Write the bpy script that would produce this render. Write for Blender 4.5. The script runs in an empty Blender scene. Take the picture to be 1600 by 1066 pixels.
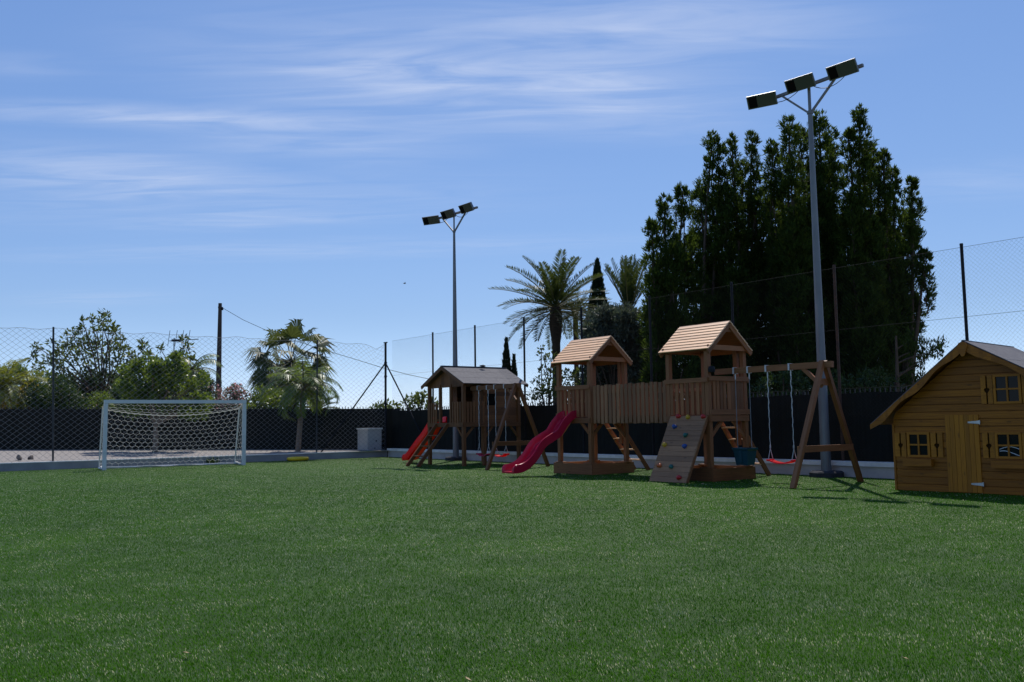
import bpy, math, random
import numpy as np
from mathutils import Vector, Matrix

C = bpy.context.scene.collection
R = math.radians
rng = np.random.default_rng(7)
random.seed(7)

# ------------------------------------------------------------------ camera
FPX, HOR, ROLL, CAMH = 1400.0, 661.5, R(0.8), 1.15
PITCH = math.atan((HOR - 533) / FPX)
cp, sp, cr, sr = math.cos(PITCH), math.sin(PITCH), math.cos(ROLL), math.sin(ROLL)
X0 = Vector((1, 0, 0)); U0 = Vector((0, -sp, cp)); F0 = Vector((0, cp, sp))
cam_d = bpy.data.cameras.new('camera')
cam = bpy.data.objects.new('camera', cam_d)
C.objects.link(cam)
rx, ux_, fx = X0 * cr - U0 * sr, X0 * sr + U0 * cr, F0
cam.matrix_world = Matrix(((rx.x, ux_.x, -fx.x, 0), (rx.y, ux_.y, -fx.y, 0), (rx.z, ux_.z, -fx.z, CAMH), (0, 0, 0, 1)))
cam_d.sensor_fit = 'HORIZONTAL'; cam_d.sensor_width = 36.0
cam_d.lens = FPX / 1600 * 36.0
cam_d.clip_start = 0.1; cam_d.clip_end = 3000
bpy.context.scene.camera = cam

# ------------------------------------------------------------------ light
SUN_EL, SUN_AZ = R(55.5), R(9.5)            # azimuth to the right of +Y
sd = Vector((math.sin(SUN_AZ) * math.cos(SUN_EL), math.cos(SUN_AZ) * math.cos(SUN_EL), math.sin(SUN_EL)))
sl = bpy.data.lights.new('sun', 'SUN'); sl.energy = 5.0; sl.angle = R(0.5); sl.color = (1.0, 0.95, 0.88)
so = bpy.data.objects.new('sun', sl); C.objects.link(so)
so.rotation_euler = sd.to_track_quat('Z', 'Y').to_euler(); so.location = (5, 20, 40)
vs = bpy.context.scene.view_settings
vs.view_transform = 'Standard'; vs.look = 'None'; vs.exposure = -0.05; vs.gamma = 1.0; vs.use_curve_mapping = False


def ray(px, py):
    a, b = px - 800, 533 - py
    u = (a * cr + b * sr) / FPX; v = (-a * sr + b * cr) / FPX
    return Vector((u, cp - sp * v, sp + cp * v))


def at(px, py, Y):
    d = ray(px, py); return d * (Y / d.y) + Vector((0, 0, CAMH))


def world_sky():
    w = bpy.data.worlds.new('World'); bpy.context.scene.world = w; w.use_nodes = True
    nt = w.node_tree; N = nt.nodes; Lk = nt.links; N.clear()
    out = N.new('ShaderNodeOutputWorld'); bg = N.new('ShaderNodeBackground'); Lk.new(bg.outputs[0], out.inputs[0])
    sky = N.new('ShaderNodeTexSky'); sky.sky_type = 'NISHITA'; sky.sun_disc = False
    sky.sun_elevation = SUN_EL; sky.sun_rotation = SUN_AZ
    sky.air_density = 1.0; sky.dust_density = 0.15; sky.ozone_density = 2.2; sky.altitude = 0
    # lift and blue the clear sky: one power curve per channel
    sc = N.new('ShaderNodeSeparateColor'); Lk.new(sky.outputs[0], sc.inputs[0]); tint = N.new('ShaderNodeCombineColor'); KS = 0.082
    for i, (k, g, t0) in enumerate(((0.707, 0.72, 0.93), (0.817, 0.65, 0.95), (1.0, 0.52, 1.08))):
        p = N.new('ShaderNodeMath'); p.operation = 'POWER'; p.inputs[1].default_value = g; Lk.new(sc.outputs[i], p.inputs[0])
        q = N.new('ShaderNodeMath'); q.operation = 'MULTIPLY'; q.inputs[1].default_value = k * (KS * t0) ** g / KS; Lk.new(p.outputs[0], q.inputs[0]); Lk.new(q.outputs[0], tint.inputs[i])
    tc = N.new('ShaderNodeTexCoord'); sx = N.new('ShaderNodeSeparateXYZ'); Lk.new(tc.outputs['Generated'], sx.inputs[0])
    mz = N.new('ShaderNodeMath'); mz.operation = 'MAXIMUM'; mz.inputs[1].default_value = 0.02; Lk.new(sx.outputs[2], mz.inputs[0])
    dx = N.new('ShaderNodeMath'); dx.operation = 'DIVIDE'; Lk.new(sx.outputs[0], dx.inputs[0]); Lk.new(mz.outputs[0], dx.inputs[1])
    dy = N.new('ShaderNodeMath'); dy.operation = 'DIVIDE'; Lk.new(sx.outputs[1], dy.inputs[0]); Lk.new(mz.outputs[0], dy.inputs[1])
    cb = N.new('ShaderNodeCombineXYZ'); Lk.new(dx.outputs[0], cb.inputs[0]); Lk.new(dy.outputs[0], cb.inputs[1])

    hz = N.new('ShaderNodeMapRange'); hz.interpolation_type = 'SMOOTHSTEP'; hz.inputs['From Min'].default_value = -.01; hz.inputs['From Max'].default_value = .13
    hz.inputs['To Min'].default_value = 1.42; hz.inputs['To Max'].default_value = 1.0; Lk.new(sx.outputs[2], hz.inputs['Value'])
    hm = N.new('ShaderNodeVectorMath'); hm.operation = 'SCALE'; Lk.new(tint.outputs[0], hm.inputs[0]); Lk.new(hz.outputs[0], hm.inputs['Scale'])

    def plane(px, py):
        d = ray(px, py); return Vector((d.x / d.z, d.y / d.z))
    # thin cirrus sheets: (end, end, half thickness in pixels, strength)
    bands = [((-120, 170), (520, 192), 14, 0.75), ((-120, 262), (430, 282), 30, 0.55), ((200, 95), (1160, 150), 70, 0.62), ((420, 95), (760, 125), 22, .5),
             ((720, 20), (1420, 50), 52, 0.55), ((820, 110), (1060, 165), 34, .35), ((-200, 330), (900, 300), 40, .25), ((700, 150), (1250, 200), 40, .25), ((-100, 405), (1100, 375), 12, 0.28), ((150, 352), (640, 338), 10, 0.22),
             ((200, 205), (760, 235), 26, 0.40), ((-100, 105), (160, 100), 16, 0.25), ((1380, 270), (1700, 300), 30, 0.22),
             ((0, 478), (300, 455), 12, 0.2)]
    total = None
    for (a, b, th, k) in bands:
        pa, pb = plane(*a), plane(*b); c = (pa + pb) / 2; d = pb - pa
        m = ((a[0] + b[0]) / 2, (a[1] + b[1]) / 2)
        p1 = plane(m[0], m[1] - th) - plane(m[0], m[1] + th)
        ang = math.atan2(d.y, d.x); nrm = Vector((-math.sin(ang), math.cos(ang)))
        mp = N.new('ShaderNodeMapping'); mp.vector_type = 'TEXTURE'
        mp.inputs['Location'].default_value = (c.x, c.y, 0); mp.inputs['Rotation'].default_value = (0, 0, ang)
        mp.inputs['Scale'].default_value = (d.length / 2, max(abs(p1.dot(nrm)) * 0.8, 0.02), 1)
        Lk.new(cb.outputs[0], mp.inputs[0])
        ln = N.new('ShaderNodeVectorMath'); ln.operation = 'LENGTH'; Lk.new(mp.outputs[0], ln.inputs[0])
        mr = N.new('ShaderNodeMapRange'); mr.interpolation_type = 'SMOOTHSTEP'
        mr.inputs['From Min'].default_value = 0.0; mr.inputs['From Max'].default_value = 1.3
        mr.inputs['To Min'].default_value = k; mr.inputs['To Max'].default_value = 0.0
        Lk.new(ln.outputs['Value'], mr.inputs['Value'])
        if total is None: total = mr.outputs[0]
        else:
            ad = N.new('ShaderNodeMath'); ad.operation = 'ADD'; Lk.new(total, ad.inputs[0]); Lk.new(mr.outputs[0], ad.inputs[1]); total = ad.outputs[0]
    pa, pb = plane(100, 175), plane(900, 150); ang = math.atan2(pb.y - pa.y, pb.x - pa.x)
    mp = N.new('ShaderNodeMapping'); mp.vector_type = 'TEXTURE'; mp.inputs['Rotation'].default_value = (0, 0, ang)
    mp.inputs['Scale'].default_value = (1.0, 0.24, 1); Lk.new(cb.outputs[0], mp.inputs[0])
    ns = N.new('ShaderNodeTexNoise'); ns.inputs['Scale'].default_value = 1.7; ns.inputs['Detail'].default_value = 10; ns.inputs['Roughness'].default_value = 0.55
    ns.inputs['Distortion'].default_value = .9; Lk.new(mp.outputs[0], ns.inputs['Vector'])
    r1 = N.new('ShaderNodeMapRange'); r1.inputs['From Min'].default_value = 0.34; r1.inputs['From Max'].default_value = 0.70
    r1.inputs['To Min'].default_value = 0.22; r1.inputs['To Max'].default_value = 1.35; Lk.new(ns.outputs[0], r1.inputs['Value'])
    ml = N.new('ShaderNodeMath'); ml.operation = 'MULTIPLY'; ml.use_clamp = True; Lk.new(total, ml.inputs[0]); Lk.new(r1.outputs[0], ml.inputs[1])
    mk = N.new('ShaderNodeMath'); mk.operation = 'MULTIPLY'; mk.inputs[1].default_value = 0.56; Lk.new(ml.outputs[0], mk.inputs[0])
    mx = N.new('ShaderNodeMixRGB'); Lk.new(mk.outputs[0], mx.inputs[0]); Lk.new(hm.outputs[0], mx.inputs[1])
    mx.inputs[2].default_value = (8.3, 9.2, 11.4, 1)
    Lk.new(mx.outputs[0], bg.inputs[0]); bg.inputs[1].default_value = 0.085


world_sky()

# ------------------------------------------------------------------ tagging helpers


def tag(o, label=None, cat=None, group=None, kind=None):
    if label: o['label'] = label
    if cat: o['category'] = cat
    if group: o['group'] = group
    if kind: o['kind'] = kind
    return o


def root(name, label, cat, loc, rz=0.0, group=None):
    o = bpy.data.objects.new(name, None); C.objects.link(o); o.empty_display_size = 0.2
    o.location = loc; o.rotation_euler = (0, 0, rz)
    return tag(o, label, cat, group)


def copy_tree(o, parent=None):
    c = o.copy(); C.objects.link(c)
    if parent is not None: c.parent = parent
    for ch in list(o.children): copy_tree(ch, c)
    return c


# ------------------------------------------------------------------ mesh builder
class MB:
    def __init__(s, off=(0, 0, 0)):
        s.v, s.f, s.uv, s.off = [], [], [], Vector(off)

    def face(s, pts, uv=None):
        b = len(s.v); s.v += [tuple(Vector(p) - s.off) for p in pts]
        s.f.append(tuple(range(b, b + len(pts))))
        s.uv.append(uv or [(0, 0)] * len(pts)); return s

    def box(s, c, size, M=None):
        c = Vector(c); hx = [x / 2 for x in size]; M = M or Matrix.Identity(3)
        ax = [M.col[i].copy() for i in range(3)]
        la = max(range(3), key=lambda i: size[i]); b = len(s.v); ids = {}
        for i, (a, bb, d) in enumerate([(x, y, z) for x in (-1, 1) for y in (-1, 1) for z in (-1, 1)]):
            p = c + ax[0] * (a * hx[0]) + ax[1] * (bb * hx[1]) + ax[2] * (d * hx[2])
            s.v.append(tuple(p - s.off)); ids[(a, bb, d)] = b + i
        ju, jv = random.random() * 5, random.random() * 5
        for k in range(3):
            o1, o2 = [i for i in range(3) if i != k]
            for sg in (-1, 1):
                q = []
                for (e, g) in ((-1, -1), (1, -1), (1, 1), (-1, 1)):
                    t = [0, 0, 0]; t[k] = sg; t[o1] = e; t[o2] = g; q.append(tuple(t))
                flip = (sg == 1) != ((o1, o2) in ((1, 2), (0, 1)))
                if k == 1: flip = not flip if False else (sg == 1)
                else: flip = (sg == -1)
                if flip: q = q[::-1]
                s.f.append(tuple(ids[x] for x in q))
                lo, sh = (o1, o2) if (o1 == la or (o2 != la and size[o1] > size[o2])) else (o2, o1)
                s.uv.append([(x[lo] * hx[lo] + ju, x[sh] * hx[sh] + jv) for x in q])
        return s

    def bar(s, p0, p1, w, h, up=(0, 0, 1)):
        """square bar from p0 to p1, h measured along up, w across"""
        p0, p1 = Vector(p0), Vector(p1); d = p1 - p0; L = d.length; d.normalize(); up = Vector(up)
        if abs(d.dot(up)) > 0.98: up = Vector((0, 1, 0)) if abs(d.y) < .9 else Vector((1, 0, 0))
        sd_ = d.cross(up).normalized(); u2 = sd_.cross(d).normalized()
        M = Matrix((d, sd_, u2)).transposed()
        return s.box((p0 + p1) / 2, (L, w, h), M)

    def tube(s, pts, r, n=8, cap=True):
        pts = [Vector(p) for p in pts]; rr = r if hasattr(r, '__len__') else [r] * len(pts)
        b = len(s.v); prev = None; acc = 0
        for i, p in enumerate(pts):
            d = (pts[min(i + 1, len(pts) - 1)] - pts[max(i - 1, 0)]).normalized()
            if prev is None:
                a = Vector((0, 0, 1)) if abs(d.z) < 0.9 else Vector((1, 0, 0)); prev = d.cross(a).normalized()
            e1 = (prev - d * prev.dot(d)).normalized(); e2 = d.cross(e1); prev = e1
            for k in range(n):
                t = 2 * math.pi * k / n
                s.v.append(tuple(p + (e1 * math.cos(t) + e2 * math.sin(t)) * rr[i] - s.off))
        for i in range(len(pts) - 1):
            L = (pts[i + 1] - pts[i]).length
            for k in range(n):
                k2 = (k + 1) % n
                s.f.append((b + i * n + k, b + i * n + k2, b + (i + 1) * n + k2, b + (i + 1) * n + k))
                w = 2 * math.pi * rr[i] / n
                s.uv.append([(acc, k * w), (acc, (k + 1) * w), (acc + L, (k + 1) * w), (acc + L, k * w)])
            acc += L
        if cap:
            s.f.append(tuple(b + k for k in range(n))[::-1]); s.uv.append([(0, 0)] * n)
            e = b + (len(pts) - 1) * n; s.f.append(tuple(e + k for k in range(n))); s.uv.append([(0, 0)] * n)
        return s

    def prism(s, poly, o, a, b, n, th):
        """extrude polygon (list of 2-D points in axes a,b at o) along n by th"""
        o, a, b, n = Vector(o), Vector(a), Vector(b), Vector(n)
        P = [o + a * p[0] + b * p[1] for p in poly]; Q = [p + n * th for p in P]; m = len(P); k = len(s.v)
        s.v += [tuple(p - s.off) for p in P + Q]
        cw = a.cross(b).dot(n) > 0
        f1 = tuple(k + i for i in range(m)); f2 = tuple(k + m + i for i in range(m))
        s.f.append(f1[::-1] if cw else f1); s.uv.append([tuple(p) for p in (poly[::-1] if cw else poly)])
        s.f.append(f2 if cw else f2[::-1]); s.uv.append([tuple(p) for p in (poly if cw else poly[::-1])])
        for i in range(m):
            j = (i + 1) % m; q = (k + i, k + j, k + m + j, k + m + i)
            s.f.append(q if cw else q[::-1]); s.uv.append([(0, 0), (.2, 0), (.2, .02), (0, .02)])
        return s

    def lathe(s, c, prof, n=16, axis='z'):
        c = Vector(c); b = len(s.v)
        for (r, z) in prof:
            for k in range(n):
                t = 2 * math.pi * k / n; p = (r * math.cos(t), r * math.sin(t), z)
                if axis == 'y': p = (p[0], p[2], p[1])
                if axis == 'x': p = (p[2], p[0], p[1])
                s.v.append(tuple(c + Vector(p) - s.off))
        for i in range(len(prof) - 1):
            for k in range(n):
                k2 = (k + 1) % n; q = (b + i * n + k, b + i * n + k2, b + (i + 1) * n + k2, b + (i + 1) * n + k)
                s.f.append(q[::-1] if axis == 'y' else q); s.uv.append([(0, 0)] * 4)
        return s

    def sweep(s, rings, closed=True, caps=True):
        b = len(s.v); m = len(rings[0])
        for r_ in rings: s.v += [tuple(Vector(p) - s.off) for p in r_]
        for i in range(len(rings) - 1):
            for k in range(m if closed else m - 1):
                k2 = (k + 1) % m
                s.f.append((b + i * m + k, b + i * m + k2, b + (i + 1) * m + k2, b + (i + 1) * m + k)); s.uv.append([(0, 0)] * 4)
        if caps:
            s.f.append(tuple(b + k for k in range(m))[::-1]); s.uv.append([(0, 0)] * m)
            e = b + (len(rings) - 1) * m; s.f.append(tuple(e + k for k in range(m))); s.uv.append([(0, 0)] * m)
        return s

    def build(s, name, mat, parent=None, smooth=None, fix=False):
        me = bpy.data.meshes.new(name); me.from_pydata(s.v, [], s.f)
        uvl = me.uv_layers.new(name='UVMap'); flat = [c for f in s.uv for p in f for c in p]
        uvl.data.foreach_set('uv', flat)
        if fix:
            import bmesh
            bm = bmesh.new(); bm.from_mesh(me); bmesh.ops.recalc_face_normals(bm, faces=bm.faces); bm.to_mesh(me); bm.free()
        if smooth is not None:
            me.shade_smooth(); me.set_sharp_from_angle(angle=R(smooth))
        me.materials.append(mat); me.update()
        o = bpy.data.objects.new(name, me); C.objects.link(o)
        if parent is not None: o.parent = parent
        return o


def build_np(name, V, k, mat, parent=None):
    """V (n, k, 3): n separate k-gons"""
    V = np.ascontiguousarray(V, dtype=np.float32); n = V.shape[0]
    me = bpy.data.meshes.new(name); me.vertices.add(n * k); me.vertices.foreach_set('co', V.ravel())
    me.loops.add(n * k); me.loops.foreach_set('vertex_index', np.arange(n * k, dtype=np.int32))
    me.polygons.add(n); me.polygons.foreach_set('loop_start', np.arange(0, n * k, k, dtype=np.int32))
    me.update(calc_edges=True); me.materials.append(mat)
    o = bpy.data.objects.new(name, me); C.objects.link(o)
    if parent is not None: o.parent = parent
    return o


# ------------------------------------------------------------------ materials
def mat_new(name):
    m = bpy.data.materials.new(name); m.use_nodes = True
    nt = m.node_tree; return m, nt, nt.nodes, nt.links, nt.nodes['Principled BSDF']


def noise_col(nt, c1, c2, scale, detail=4, vec=None, lo=.35, hi=.65, stretch=None, coord='Object'):
    N, Lk = nt.nodes, nt.links
    if vec is None:
        tc = N.new('ShaderNodeTexCoord'); vec = tc.outputs[coord]
    if stretch:
        mp = N.new('ShaderNodeMapping'); mp.inputs['Scale'].default_value = stretch; Lk.new(vec, mp.inputs[0]); vec = mp.outputs[0]
    ns = N.new('ShaderNodeTexNoise'); ns.inputs['Scale'].default_value = scale; ns.inputs['Detail'].default_value = detail; ns.inputs['Roughness'].default_value = .6
    Lk.new(vec, ns.inputs['Vector'])
    rp = N.new('ShaderNodeValToRGB'); e = rp.color_ramp.elements
    e[0].position = lo; e[0].color = (*c1, 1); e[1].position = hi; e[1].color = (*c2, 1); Lk.new(ns.outputs[0], rp.inputs[0])
    return rp.outputs[0], ns


def plain(name, c1, c2=None, scale=6, rough=.6, spec=.4, metal=0, bump=0, bscale=40, detail=5, stretch=None):
    m, nt, N, Lk, P = mat_new(name)
    c2 = c2 or tuple(x * .8 for x in c1)
    col, ns = noise_col(nt, c1, c2, scale, detail, stretch=stretch); Lk.new(col, P.inputs['Base Color'])
    P.inputs['Roughness'].default_value = rough; P.inputs['Specular IOR Level'].default_value = spec; P.inputs['Metallic'].default_value = metal
    if bump:
        tc = N.new('ShaderNodeTexCoord'); n2 = N.new('ShaderNodeTexNoise'); n2.inputs['Scale'].default_value = bscale; n2.inputs['Detail'].default_value = 6
        Lk.new(tc.outputs['Object'], n2.inputs['Vector'])
        b = N.new('ShaderNodeBump'); b.inputs['Strength'].default_value = bump; b.inputs['Distance'].default_value = .02
        Lk.new(n2.outputs[0], b.inputs['Height']); Lk.new(b.outputs[0], P.inputs['Normal'])
    return m


def plastic(name, c, tr=.4, rough=.3):
    m = plain(name, c, tuple(x * .85 for x in c), 3, rough, .5); nt = m.node_tree; N, Lk = nt.nodes, nt.links; P = N['Principled BSDF']
    t = N.new('ShaderNodeBsdfTranslucent'); t.inputs[0].default_value = (*c, 1); mx = N.new('ShaderNodeMixShader'); mx.inputs[0].default_value = tr
    Lk.new(P.outputs[0], mx.inputs[1]); Lk.new(t.outputs[0], mx.inputs[2]); Lk.new(mx.outputs[0], N['Material Output'].inputs['Surface'])
    return m


def wood(name, c1, c2, var=.35, rough=.6, spec=.3, knots=True):
    m, nt, N, Lk, P = mat_new(name)
    uv = N.new('ShaderNodeUVMap'); uv.uv_map = 'UVMap'; ge = N.new('ShaderNodeNewGeometry')
    mu = N.new('ShaderNodeMath'); mu.operation = 'MULTIPLY'; mu.inputs[1].default_value = 37.0; Lk.new(ge.outputs['Random Per Island'], mu.inputs[0])
    cb = N.new('ShaderNodeCombineXYZ'); Lk.new(mu.outputs[0], cb.inputs[0]); Lk.new(mu.outputs[0], cb.inputs[1])
    ad = N.new('ShaderNodeVectorMath'); ad.operation = 'ADD'; Lk.new(uv.outputs[0], ad.inputs[0]); Lk.new(cb.outputs[0], ad.inputs[1])
    col, ns = noise_col(nt, c1, c2, 1.0, 6, vec=ad.outputs[0], stretch=(2.2, 45, 1), lo=.3, hi=.7)
    ns.inputs['Distortion'].default_value = .6
    if knots:
        mp = N.new('ShaderNodeMapping'); mp.inputs['Scale'].default_value = (3.0, 9.0, 1); Lk.new(ad.outputs[0], mp.inputs[0])
        vo = N.new('ShaderNodeTexVoronoi'); vo.inputs['Scale'].default_value = 1.0; Lk.new(mp.outputs[0], vo.inputs['Vector'])
        mr = N.new('ShaderNodeMapRange'); mr.inputs['From Min'].default_value = .06; mr.inputs['From Max'].default_value = .16
        mr.inputs['To Min'].default_value = .45; mr.inputs['To Max'].default_value = 1; Lk.new(vo.outputs['Distance'], mr.inputs['Value'])
        mk = N.new('ShaderNodeMixRGB'); mk.blend_type = 'MULTIPLY'; mk.inputs[0].default_value = .8; Lk.new(col, mk.inputs[1]); Lk.new(mr.outputs[0], mk.inputs[2]); col = mk.outputs[0]
    hs = N.new('ShaderNodeHueSaturation'); Lk.new(col, hs.inputs['Color'])
    mv = N.new('ShaderNodeMapRange'); mv.inputs['To Min'].default_value = 1 - var; mv.inputs['To Max'].default_value = 1 + var; Lk.new(ge.outputs['Random Per Island'], mv.inputs['Value'])
    Lk.new(mv.outputs[0], hs.inputs['Value']); Lk.new(hs.outputs[0], P.inputs['Base Color'])
    b = N.new('ShaderNodeBump'); b.inputs['Strength'].default_value = .25; b.inputs['Distance'].default_value = .004; Lk.new(ns.outputs[0], b.inputs['Height']); Lk.new(b.outputs[0], P.inputs['Normal'])
    P.inputs['Roughness'].default_value = rough; P.inputs['Specular IOR Level'].default_value = spec
    return m


def leafmat(name, c1, c2, trans=.35, tcol=None, rough=.5, spec=.35, scale=.6):
    m, nt, N, Lk, P = mat_new(name)
    ge = N.new('ShaderNodeNewGeometry'); rp = N.new('ShaderNodeValToRGB'); e = rp.color_ramp.elements
    e[0].color = (*c1, 1); e[1].color = (*c2, 1); e[0].position = .1; e[1].position = .95; Lk.new(ge.outputs['Random Per Island'], rp.inputs[0])
    Lk.new(rp.outputs[0], P.inputs['Base Color']); P.inputs['Roughness'].default_value = rough; P.inputs['Specular IOR Level'].default_value = spec
    tr = N.new('ShaderNodeBsdfTranslucent'); t = tcol or tuple(min(1, x * 1.6) for x in c2)
    tm = N.new('ShaderNodeMixRGB'); tm.inputs[0].default_value = .5; Lk.new(rp.outputs[0], tm.inputs[1]); tm.inputs[2].default_value = (*t, 1)
    Lk.new(tm.outputs[0], tr.inputs[0])
    mx = N.new('ShaderNodeMixShader'); mx.inputs[0].default_value = trans; Lk.new(P.outputs[0], mx.inputs[1]); Lk.new(tr.outputs[0], mx.inputs[2])
    Lk.new(mx.outputs[0], N['Material Output'].inputs['Surface'])
    return m


def glassy(name, col, rough=.05, spec=.8):
    m, nt, N, Lk, P = mat_new(name)
    P.inputs['Base Color'].default_value = (*col, 1); P.inputs['Roughness'].default_value = rough; P.inputs['Specular IOR Level'].default_value = spec
    P.inputs['Coat Weight'].default_value = .5 if spec > .5 else 0; P.inputs['Coat Roughness'].default_value = .02
    return m


M = {}
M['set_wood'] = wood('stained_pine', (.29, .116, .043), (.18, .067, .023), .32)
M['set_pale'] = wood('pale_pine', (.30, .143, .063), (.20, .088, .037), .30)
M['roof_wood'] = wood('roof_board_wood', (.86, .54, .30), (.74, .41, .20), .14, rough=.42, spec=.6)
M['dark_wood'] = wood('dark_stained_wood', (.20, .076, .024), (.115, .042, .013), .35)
M['honey'] = wood('honey_stained_wood', (.36, .120, .004), (.20, .061, .003), .2, rough=.5, spec=.3)
M['honey_door'] = wood('honey_door_wood', (.42, .150, .005), (.28, .093, .004), .2, rough=.5)
M['wall_wood'] = wood('climbing_wall_wood', (.33, .165, .078), (.23, .11, .05), .25)
M['felt'] = plain('roof_felt', (.13, .125, .13), (.095, .09, .098), 9, .85, .3, bump=.4, bscale=120)
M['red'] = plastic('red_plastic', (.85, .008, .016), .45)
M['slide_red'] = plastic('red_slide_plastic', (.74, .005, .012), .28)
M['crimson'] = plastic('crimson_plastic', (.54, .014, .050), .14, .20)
M['teal'] = plain('teal_plastic', (.008, .062, .08), (.006, .045, .06), 4, .4, .4)
M['rope'] = plain('white_rope', (.62, .62, .60), (.45, .45, .45), 60, .8)
M['chain'] = plain('galvanised_chain', (.5, .5, .5), (.35, .35, .36), 50, .4, .5, metal=.7)
M['galv'] = plain('galvanised_pole', (.20, .205, .21), (.15, .155, .165), 5, .5, .5, metal=.3, stretch=(1, 1, .25))
M['dark_metal'] = plain('dark_metal', (.014, .015, .018), (.009, .010, .013), 8, .6, .2)
M['post_grey'] = plain('painted_post', (.075, .075, .08), (.045, .045, .05), 8, .7, .2)
M['rust'] = plain('rusty_steel', (.11, .055, .035), (.06, .035, .025), 10, .7, .3)
M['lamp_glass'] = glassy('floodlight_glass', (.065, .068, .055), .25, .3)
M['lamp_alu'] = plain('floodlight_housing', (.20, .20, .21), (.14, .14, .15), 12, .4, .5, metal=.5)
M['goal_paint'] = plain('white_goal_paint', (.70, .68, .66), (.60, .59, .57), 5, .4, .5)
M['net'] = plain('white_cord', (.70, .68, .62), (.55, .53, .48), 20, .8)
M['grey_net'] = plain('grey_cord', (.25, .25, .26), (.17, .17, .18), 10, .8)
M['wire'] = plain('wire', (.022, .024, .03), (.015, .016, .02), 10, .8, .1)
M['screen'] = plain('dark_screen', (.013, .0135, .010), (.008, .0085, .0065), 3, .75, .2, stretch=(6, 6, .3))
M['picket'] = plain('dark_picket', (.02, .022, .024), (.012, .013, .015), 4, .5, .4)
M['wall_paint'] = plain('painted_concrete', (.56, .51, .46), (.45, .41, .38), 2.2, .8, .2, bump=.3, bscale=30)
M['wall_dirty'] = plain('weathered_concrete', (.36, .34, .33), (.26, .25, .25), 1.6, .85, .2, bump=.3, bscale=30)
M['coping'] = plain('pale_coping', (.86, .81, .76), (.68, .64, .60), 3, .75, .3, bump=.3, bscale=40)
M['gravel'] = plain('pale_gravel', (.31, .285, .265), (.21, .19, .175), 14, .95, .1, bump=.8, bscale=60, detail=8)
M['ground'] = plain('dry_ground', (.20, .17, .11), (.12, .12, .06), .4, .95, .1)
M['cabinet'] = plain('cabinet_render', (.52, .49, .46), (.45, .43, .41), 3, .8, .2, bump=.2, bscale=50)
M['yellow'] = plain('yellow_plastic', (.85, .58, .012), (.75, .48, .01), 4, .35, .5)
M['rock'] = plain('rock', (.22, .19, .17), (.12, .105, .1), 8, .9, .1, bump=.8, bscale=25)
M['pole_wood'] = plain('tarred_pole', (.085, .065, .055), (.05, .04, .035), 5, .85, .2, stretch=(4, 4, .4), bump=.4)
M['bark'] = plain('bark', (.12, .085, .06), (.06, .045, .032), 9, .9, .1, bump=.8, bscale=22, stretch=(1.5, 1.5, .35))
M['palm_bark'] = plain('palm_bark', (.26, .20, .15), (.15, .11, .08), 12, .9, .1, bump=.6, bscale=18, stretch=(.4, .4, 3))
M['dark_bark'] = plain('dark_palm_bark', (.075, .055, .04), (.035, .027, .02), 12, .95, .1, bump=1, bscale=14, stretch=(.5, .5, 3))
M['tile'] = plain('terracotta_tile', (.42, .24, .17), (.28, .15, .10), 8, .8, .2)
M['render'] = plain('pale_render', (.62, .58, .52), (.52, .48, .43), 2, .85, .2)
M['shutter'] = plain('brown_shutter', (.12, .07, .04), (.08, .05, .03), 4, .6)
M['steel'] = plain('bright_hinge', (.55, .55, .55), (.42, .42, .43), 10, .35, .5, metal=.6)
M['pane'] = glassy('window_pane', (.010, .011, .013), .06, .14)
M['curtain'] = plain('white_cloth', (.6, .6, .6), (.45, .45, .46), 6, .9)
M['hole'] = plain('dark_hole', (.006, .005, .004), None, 5, .9, .1)
M['gap'] = plain('dark_brown_gap', (.045, .018, .004), (.03, .012, .003), 5, .9, .1)
M['blue'] = plain('blue_hold', (.02, .07, .28), (.015, .05, .2), 8, .4)
M['green'] = plain('green_hold', (.01, .12, .09), (.01, .09, .07), 8, .4)
M['hold_red'] = plain('red_hold', (.45, .02, .02), (.35, .015, .015), 8, .4)
M['hold_yellow'] = plain('yellow_hold', (.55, .32, .02), (.45, .25, .015), 8, .4)
M['hold_orange'] = plain('orange_hold', (.5, .10, .02), (.4, .08, .015), 8, .4)
M['plinth'] = plain('dark_plinth', (.06, .06, .065), (.04, .04, .045), 6, .9, .1, bump=.3)
M['bird'] = plain('bird_feathers', (.03, .03, .035), (.02, .02, .022), 9, .7)
M['dry'] = plain('dry_leaf_tissue', (.36, .26, .14), (.24, .16, .08), 30, .8)
M['sand'] = plain('play_sand', (.62, .52, .38), (.5, .42, .30), 12, .95, .1)

# foliage
M['conifer'] = leafmat('conifer_spray', (.011, .024, .006), (.050, .080, .014), .34, (.14, .21, .02), .7, .1)
M['cypress'] = leafmat('cypress_spray', (.009, .019, .007), (.020, .036, .012), .12, (.05, .09, .02), .65, .15)
M['broad'] = leafmat('broad_leaf', (.026, .050, .012), (.080, .110, .028), .36, (.22, .27, .04), .45, .4)
M['citrus'] = leafmat('citrus_leaf', (.040, .085, .010), (.125, .185, .022), .42, (.28, .36, .03), .45, .45)
M['hedge'] = leafmat('hedge_leaf', (.014, .036, .009), (.045, .085, .016), .25, (.1, .16, .02), .5, .35)
M['olive'] = leafmat('grey_leaf', (.050, .062, .040), (.125, .142, .100), .25, (.1, .14, .06), .6, .3)
M['stalk'] = plain('leaf_stalk', (.14, .13, .05), (.09, .085, .03), 8, .7, .2)
M['date'] = leafmat('date_frond', (.016, .030, .008), (.048, .066, .018), .25, (.15, .19, .03), .5, .25)
M['fan'] = leafmat('fan_frond', (.028, .048, .012), (.075, .100, .030), .3, (.17, .20, .04), .5, .3)
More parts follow.
